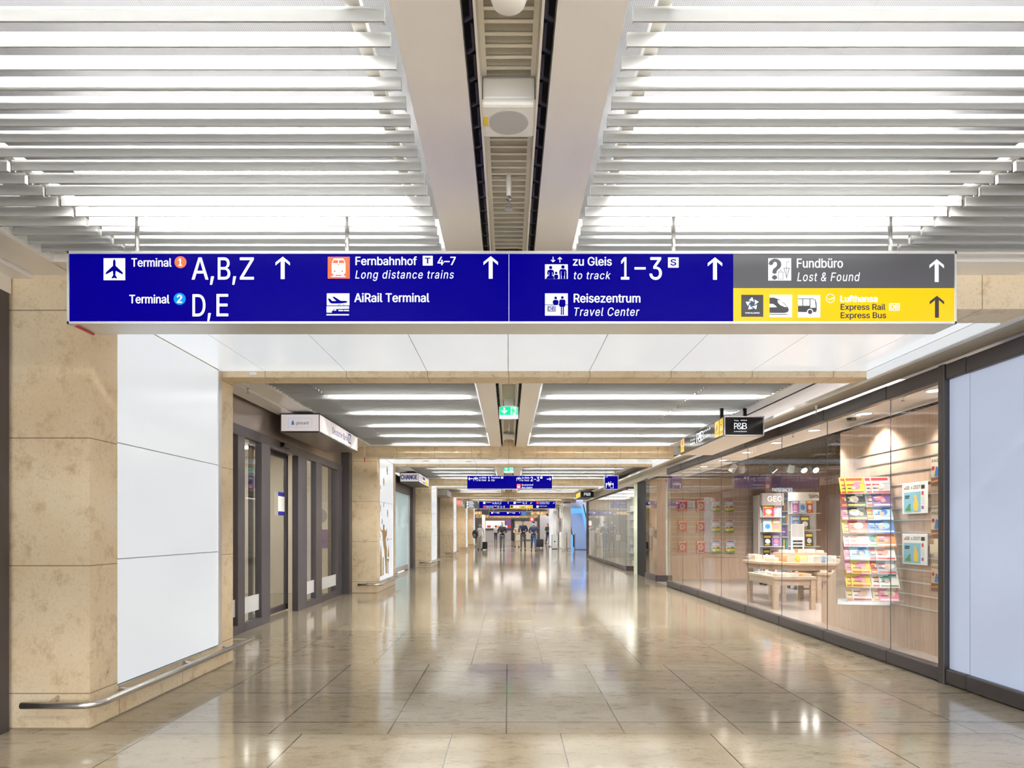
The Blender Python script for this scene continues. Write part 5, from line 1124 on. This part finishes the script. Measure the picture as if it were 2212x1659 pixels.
for x in (3.7, 3.95): MB().tube([(x, 39.4, 0), (x, 39.4, 1.0)], .03, 10).build('post', 'steel', t)
MB().tube([(3.7, 39.4, .95), (3.95, 39.4, .95)], .02, 8).build('rail', 'steel', t)

structure(MB().box(-14.2, -14, YE, YH, 0, 5).box(14, 14.2, YE, YH, 0, 5).box(-14, -3.25, YE, YE+.2, 0, 5).box(3.45, 14, YE, YE+.2, 0, 5).build('wall_hall', 'hall_white'))
structure(MB().box(-14, 14, YH, YH+.2, 0, 5).build('wall_far', 'hall_grey'))
structure(MB().box(-14, 14, YE, YH, 4.2, 4.3).build('ceiling', 'hall_white'))
structure(MB().box(-3.3, 3.5, YE-.05, YE+.2, 3.0, 5).build('wall_hall', 'stone'))
for i, (y, z, h, x0, x1) in enumerate(((51.5, 2.86, .36, -3.6, 3.9), (58, 2.62, .26, 1.5, 4.4), (58.2, 2.62, .26, -4.4, -2.4), (70, 2.55, .3, -3.5, 5.5))):
    b = MB(); n = 40
    for k in range(n):
        xa = x0+(x1-x0)*k/n; xb = x0+(x1-x0)*(k+1)/n; r = random.uniform(-.06, .06); q = random.uniform(-.15, .15)
        b.add([(xa, y, z+r), (xb, y, z-r), (xb, y+q, z+h), (xa, y+q, z+h), (xa, y+3, z+.1+r), (xb, y+3, z+.1-r)], [(0, 1, 2, 3), (0, 1, 5, 4)])
    tag(b.build('golden_ceiling_mesh', 'gold_mesh'), ['front golden mesh band under the hall ceiling, widest one', 'golden mesh band on the right in the hall, above the camera', 'golden mesh band on the left in the hall', 'farthest golden mesh band above the counter'][i], 'ceiling decoration')
for i, (x, y) in enumerate([(x, y) for y in (52.5, 57, 64, 72) for x in (-5, 0, 5)]):  # broad lamps added to light the hall and its golden mesh
    tag(MB().box(x-1.6, x+1.6, y, y+2.6, 4.1, 4.19).build('ceiling_fill_light', 'hall_soft'), f"{['left', 'centre', 'right'][i % 3]} added hall fill light in the {ORD[i//3]} row from the corridor", 'ceiling light', 'added hall fill lights')
def pbox(x0, x1, y0, y1, D, dp, m, name, parent=None, zmin=None):
    a = W(x0, y1, D); b = W(x1, y0, D); return MB().box(a.x, b.x, D, D+dp, max(a.z, 0) if zmin is None else zmin, b.z).build(name, m, parent)
D = 75
t = thing('service_counter', 'long grey service counter with lit board at the end of the hall', 'counter', (-.8, 75.5, 0))
pbox(1047, 1106, 1144, 1170, D, 1.2, 'counter_grey', 'counter_body', t, 0); pbox(1046, 1107, 1142, 1144, D-.1, 1.4, 'c_black', 'counter_top', t); pbox(1049, 1090, 1125, 1141, D+3, .1, 'board_lit', 'lit_board', t); pbox(1092, 1106, 1124, 1142, D+3, .1, 'c_violet', 'screen', t)
pbox(1049, 1105, 1114, 1124, D+3, .2, 'c_brown', 'upper_fascia', t)
for j in range(6): pbox(1052+9*j, 1060+9*j, 1135, 1140, D+1.3, .2, ('c_red', 'c_white', 'c_orange', 'c_blue', 'c_white', 'c_red')[j], 'counter_item', t)
tag(pbox(1041, 1048, 1112, 1172, 68, .8, 'silver_frame', 'metal_column'), 'shiny grey metal column left of the service counter', 'column')
tag(pbox(1104, 1111, 1122, 1168, 72, .5, 'c_black', 'info_pillar'), 'dark information pillar right of the service counter', 'pillar')
tag(pbox(1163, 1166, 1112, 1172, 66, .5, 'c_black', 'dark_post'), 'dark slim post in front of the grey hall wall', 'post')
tag(pbox(1166, 1191, 1112, 1172, 67, .3, 'hall_grey', 'partition'), 'grey hall partition behind the man in the green jacket', 'partition')
tag(pbox(1112, 1160, 1126, 1166, 79, .3, 'cream_wall', 'shop_window'), 'warm lit shop window at the back of the hall', 'shop window')
t = thing('round_sign', 'small round red hall sign above the walkers', 'sign', W(1149, 1122, 70)); c = W(1149, 1122, 70); MB().extrude([(c.x+.25*math.cos(q*math.pi/10), 70, c.z+.25*math.sin(q*math.pi/10)) for q in range(20)], (0, .08, 0)).build('disc', 'lit_red', t); MB().tube([(c.x, 70.04, c.z+.2), (c.x, 70.04, 4.1)], .03, 8).build('hanger', 'c_grey', t); shape(front_plane(70), circ(c.x, c.z, .13, 16), .01, 'white_mark', 'lit_white', t)
t = thing('surveillance_camera', 'white dome camera under the golden ceiling on the right', 'camera', (3.1, 51, 2.55)); MB().ball((3.05, 51, 2.45), .16, 16).build('dome', 'plastic_white', t, smooth=True); MB().box(2.98, 3.12, 50.9, 51.1, 2.55, 2.95).build('bracket', 'plastic_white', t); MB().ball((2.98, 50.88, 2.42), .07, 10).build('lens', 'black', t)
t = tag(pbox(1095, 1117, 1193.5, 1194.6, 36, .03, 'c_blue', 'floor_marking', None, 0.0), 'short blue stripe on the floor in front of the walkers', 'floor marking'); t.scale = (1, 1, 1)
t.data.clear_geometry(); me = MB().box(-.18, .58, 35.3, 35.42, .0005, .004); me_o = me.build('tmp', 'c_blue'); t.data = me_o.data; bpy.data.objects.remove(me_o)

# ------------------------------------------------------------------ people
def skin_mesh(name, pts, edges, rads, root, m, parent, sub=1, flags=()):
    me = bpy.data.meshes.new(name); me.from_pydata(pts, edges, []); me.materials.append(M[m]); me.update()
    o = bpy.data.objects.new(name, me); COL.objects.link(o)
    if parent: o.parent = parent
    sk = o.modifiers.new('skin', 'SKIN'); sk.use_smooth_shade = True
    if not me.skin_vertices:
        bm = bmesh.new(); bm.from_mesh(me); bm.verts.layers.skin.verify(); bm.to_mesh(me); bm.free()
    for i, r in enumerate(rads):
        me.skin_vertices[0].data[i].radius = r if isinstance(r, tuple) else (r, r); me.skin_vertices[0].data[i].use_root = (i == root)
    sb = o.modifiers.new('smooth', 'SUBSURF'); sb.levels = sub; sb.render_levels = sub
    return o
def person(label, loc, h, rz, top, legs, hair, stride=.25, arms=None, mask=True, cap=None, shoes='cloth_black', short=False):
    """a walking figure: one skinned body with face, fingers and feet, then clothes, hair and mask as its parts; faces -y"""
    k = h/1.75; st = stride
    t = thing('person', label, 'person', loc, None, rz)
    P = []; Ed = []; R = []; nm = {}
    def v(n, p, r, link=None):
        nm[n] = len(P); P.append((p[0]*k, p[1]*k, p[2]*k)); R.append(tuple(q*k for q in r) if isinstance(r, tuple) else r*k)
        if link: Ed.append((nm[link], nm[n]))
    v('pelvis', (0, 0, .96), (.15, .10)); v('waist', (0, 0, 1.10), (.13, .095), 'pelvis'); v('chest', (0, -.01, 1.30), (.155, .11), 'waist'); v('neckb', (0, .01, 1.45), (.06, .055), 'chest'); v('neck', (0, -.005, 1.53), .048, 'neckb')
    v('jaw', (0, -.03, 1.575), (.058, .062), 'neck'); v('face', (0, -.025, 1.645), (.072, .088), 'jaw'); v('crown', (0, -.01, 1.71), (.058, .07), 'face'); v('nose', (0, -.135, 1.625), .012, 'face')
    for s, n in ((-1, 'l'), (1, 'r')):
        v('ear'+n, (s*.085, -.01, 1.63), .014, 'face')
        v('sh'+n, (s*.18, .01, 1.40), .06, 'chest')
        el, wr = (arms or {}).get(n, ((s*.24, .02-s*st*.2, 1.12), (s*.24, -.06-s*st*.5, .88)))
        v('el'+n, el, .042, 'sh'+n); v('wr'+n, wr, .028, 'el'+n)
        d = (Vector(wr)-Vector(el)).normalized(); side = Vector((0, 1, 0)) if abs(d.z) > .6 else Vector((0, 0, 1)); w0 = Vector(wr)
        v('palm'+n, w0+d*.06, (.035, .018), 'wr'+n)
        for q in range(4):
            f0 = w0+d*.10+side*(.03-.02*q); f1 = w0+d*(.145+(.01, .02, .015, -.005)[q])+side*(.032-.021*q)-Vector((s*.012, 0, 0)); f2 = f1+d*.03-Vector((s*.014, 0, 0))
            v(f'f{q}a'+n, f0, .009, 'palm'+n); v(f'f{q}b'+n, f1, .0085, f'f{q}a'+n); v(f'f{q}c'+n, f2, .007, f'f{q}b'+n)
        v('th1'+n, w0+d*.05-side*.0+Vector((-s*.03, -.03, 0)), .011, 'palm'+n); v('th2'+n, w0+d*.095+Vector((-s*.036, -.042, 0)), .009, 'th1'+n)
        ph = s*st; v('hip'+n, (s*.085, 0, .90), .085, 'pelvis'); v('kn'+n, (s*.095, -.03-ph*.45, .50), .055, 'hip'+n); v('an'+n, (s*.095, .03-ph*.9+(.06 if ph < 0 else 0), .09+(.03 if ph < 0 else 0)), .036, 'kn'+n)
        v('heel'+n, (P[nm['an'+n]][0]/k, P[nm['an'+n]][1]/k+.01, .045), .034, 'an'+n); v('toe'+n, (s*.11, P[nm['an'+n]][1]/k-.17, .032), (.036, .022), 'heel'+n)
    inner = {'pelvis': .74, 'waist': .78, 'chest': .8, 'neckb': .9}
    for n in 'lr': inner.update({'sh'+n: .8, 'hip'+n: .8, 'kn'+n: .85, 'el'+n: .9})
    skin_mesh('body', P, Ed, [tuple(x*inner.get(q, 1) for x in (R[nm[q]] if isinstance(R[nm[q]], tuple) else (R[nm[q]],)*2)) for q in nm], 0, 'skin', t)
    def sub_(name, keys, grow, m, ed=None, sublev=1, fit={}):
        idx = {q: i for i, q in enumerate(keys)}
        e = [(idx[a_], idx[b_]) for a_, b_ in ed]
        return skin_mesh(name, [P[nm[q]] for q in keys], e, [tuple(x*fit.get(q, 1)+grow*k for x in (R[nm[q]] if isinstance(R[nm[q]], tuple) else (R[nm[q]],)*2)) for q in keys], 0, m, t, sublev)
    arm_keys = ['ell', 'elr'] if short else ['ell', 'wrl', 'elr', 'wrr']
    ed = [('waist', 'chest'), ('pelvis', 'waist'), ('chest', 'neckb'), ('chest', 'shl'), ('chest', 'shr'), ('shl', 'ell'), ('shr', 'elr')]+([] if short else [('ell', 'wrl'), ('elr', 'wrr')])
    sub_('shirt' if short else 'jacket', ['waist', 'pelvis', 'chest', 'neckb', 'shl', 'shr']+arm_keys, .018, top, ed)
    sub_('trousers', ['pelvis', 'hipl', 'knl', 'anl', 'hipr', 'knr', 'anr'], .014, legs, [('pelvis', 'hipl'), ('hipl', 'knl'), ('knl', 'anl'), ('pelvis', 'hipr'), ('hipr', 'knr'), ('knr', 'anr')], 1, {'pelvis': .78})
    for n in 'lr':
        a_, b_ = Vector(P[nm['heel'+n]]), Vector(P[nm['toe'+n]])
        sh = MB(); sh.tube([a_+Vector((0, .05*k, .0)), a_, (a_+b_)/2+Vector((0, 0, -.005)), b_+Vector((0, -.02*k, -.004))], [.042*k, .045*k, .043*k, .028*k], 10); sh.build('shoe', shoes, t, smooth=True, local=True)
        s = -1 if n == 'l' else 1; MB().ball((s*.032*k, -.108*k, 1.655*k), .012*k, 8).build('eye', 'c_black', t, local=True)
    MB().ball((0, .012*k, 1.70*k), (.088*k, .098*k, .075*k), 14).ball((0, .045*k, 1.64*k), (.082*k, .068*k, .085*k), 12).build('hair', hair, t, smooth=True, local=True)
    if cap: MB().ball((0, .0, 1.725*k), (.095*k, .105*k, .07*k), 14).box(-.06*k, .06*k, -.18*k, -.08*k, 1.70*k, 1.712*k).build('cap', cap, t, local=True)
    if mask:
        mk = MB(); g = [[(.078*math.sin(q)*k, (-.02-.105*math.cos(q)+.018*abs(z))*k, (1.59+.05*z)*k) for q in (-1.2, -.6, 0, .6, 1.2)] for z in (-1, 0, 1)]
        mk.add([p for r in g for p in r], [(r*5+c, r*5+c+1, r*5+c+6, r*5+c+5) for r in range(2) for c in range(4)]); o = mk.build('face_mask', 'mask_blue', t, smooth=True, local=True)
        so = o.modifiers.new('thickness', 'SOLIDIFY'); so.thickness = .004
    else: MB().box(-.02*k, .02*k, -.112*k, -.10*k, 1.583*k, 1.589*k).build('mouth', 'c_brown', t, local=True)
    return t
def at(px, D): return ((px-CX)*D/F, D, 0)
hold = {'l': ((-.27, -.02, 1.14), (-.16, -.22, 1.10)), 'r': ((.26, -.02, 1.14), (.14, -.24, 1.12))}
person('person in white T-shirt and light trousers walking at the left with a backpack', at(1037, 40.6), 1.64, .1, 'cloth_white', 'cloth_light', 'hair_light', .22, {'l': ((-.26, .0, 1.15), (-.22, -.16, 1.02)), 'r': ((.25, .05, 1.13), (.27, .06, .88))}, short=True)
person('person in black jacket and grey trousers walking left of centre', at(1085, 38.8), 1.70, 0, 'cloth_black', 'cloth_grey', 'hair_light', .2, hold)
person('person in navy jacket walking right of centre with light blue mask', at(1130, 39.6), 1.80, -.1, 'cloth_navy', 'cloth_grey', 'hair_dark', -.24, hold)
person('person in blue jeans, dark jacket and navy cap', at(1152.5, 38.6), 1.72, .05, 'cloth_navy', 'denim', 'hair_dark', .26, hold, cap='navy')
person('person in dark green jacket standing by the right hall wall', at(1183.5, 60), 1.85, .5, 'cloth_green', 'cloth_navy', 'hair_light', .12, hold, mask=False)
person('person in pale top seen from behind near the service counter', at(1071, 71), 1.74, math.pi, 'cloth_white', 'cloth_navy', 'hair_dark', .15, None, mask=False)
person('person in beige coat between the black jacket and the navy jacket', at(1117, 47), 1.66, .2, 'cloth_beige', 'cloth_beige', 'hair_light', .18, hold)
p = Vector(at(1026, 40.35))
t = thing('backpack', 'black backpack carried by the person in the white T-shirt', 'backpack', p+Vector((0, 0, .66)))
MB().ball((p.x, p.y, .98), (.17, .13, .27), 14).build('bag_body', 'cloth_black', t, smooth=True); MB().ball((p.x-.03, p.y-.1, .88), (.11, .06, .13), 12).build('front_pocket', 'cloth_grey', t, smooth=True); MB().tube([(p.x+.05, p.y-.02, 1.2), (p.x+.16, p.y-.1, 1.36), (p.x+.28, p.y, 1.44)], .018, 8).build('strap', 'cloth_black', t)
p = Vector(at(1047, 40.7)); t = thing('suitcase', 'black wheeled suitcase beside the person in the white T-shirt', 'suitcase', p)
MB().box(p.x-.17, p.x+.17, p.y-.11, p.y+.11, .05, .50).build('case_body', 'cloth_black', t, bevel=.03)
for s in (-1, 1): MB().tube([(p.x+s*.13-.015, p.y+.08, .035), (p.x+s*.13+.015, p.y+.08, .035)], .035, 10).build('wheel', 'rubber', t)
MB().tube([(p.x-.08, p.y+.08, .5), (p.x-.08, p.y+.08, .86), (p.x+.08, p.y+.08, .86), (p.x+.08, p.y+.08, .5)], .01, 8).build('pull_handle', 'steel', t)
p = Vector(at(1119.5, 39.3)); t = thing('shoulder_bag', 'pale tan shoulder bag hanging beside the person in the navy jacket', 'bag', p+Vector((0, 0, .6))); MB().box(p.x-.15, p.x+.12, p.y-.08, p.y+.08, .58, .95).build('bag_body', 'bag_tan', t, bevel=.03); MB().tube([(p.x-.1, p.y, .95), (p.x, p.y, 1.2), (p.x+.1, p.y, 1.4)], .015, 8).build('strap', 'bag_tan', t)
p = Vector(at(1166, 45)); t = thing('travel_bag', 'dark travel bag with upright handle behind the person in jeans', 'bag', p); MB().box(p.x-.3, p.x+.25, p.y-.15, p.y+.15, .08, .62).build('bag_body', 'cloth_black', t, bevel=.05); MB().tube([(p.x+.18, p.y, .6), (p.x+.18, p.y, 1.0), (p.x+.3, p.y, 1.0), (p.x+.3, p.y, .5)], .015, 8).build('handle', 'aluminium', t)
for s in (-1, 1): MB().tube([(p.x+s*.2-.02, p.y, .05), (p.x+s*.2+.02, p.y, .05)], .05, 10).build('wheel', 'rubber', t)
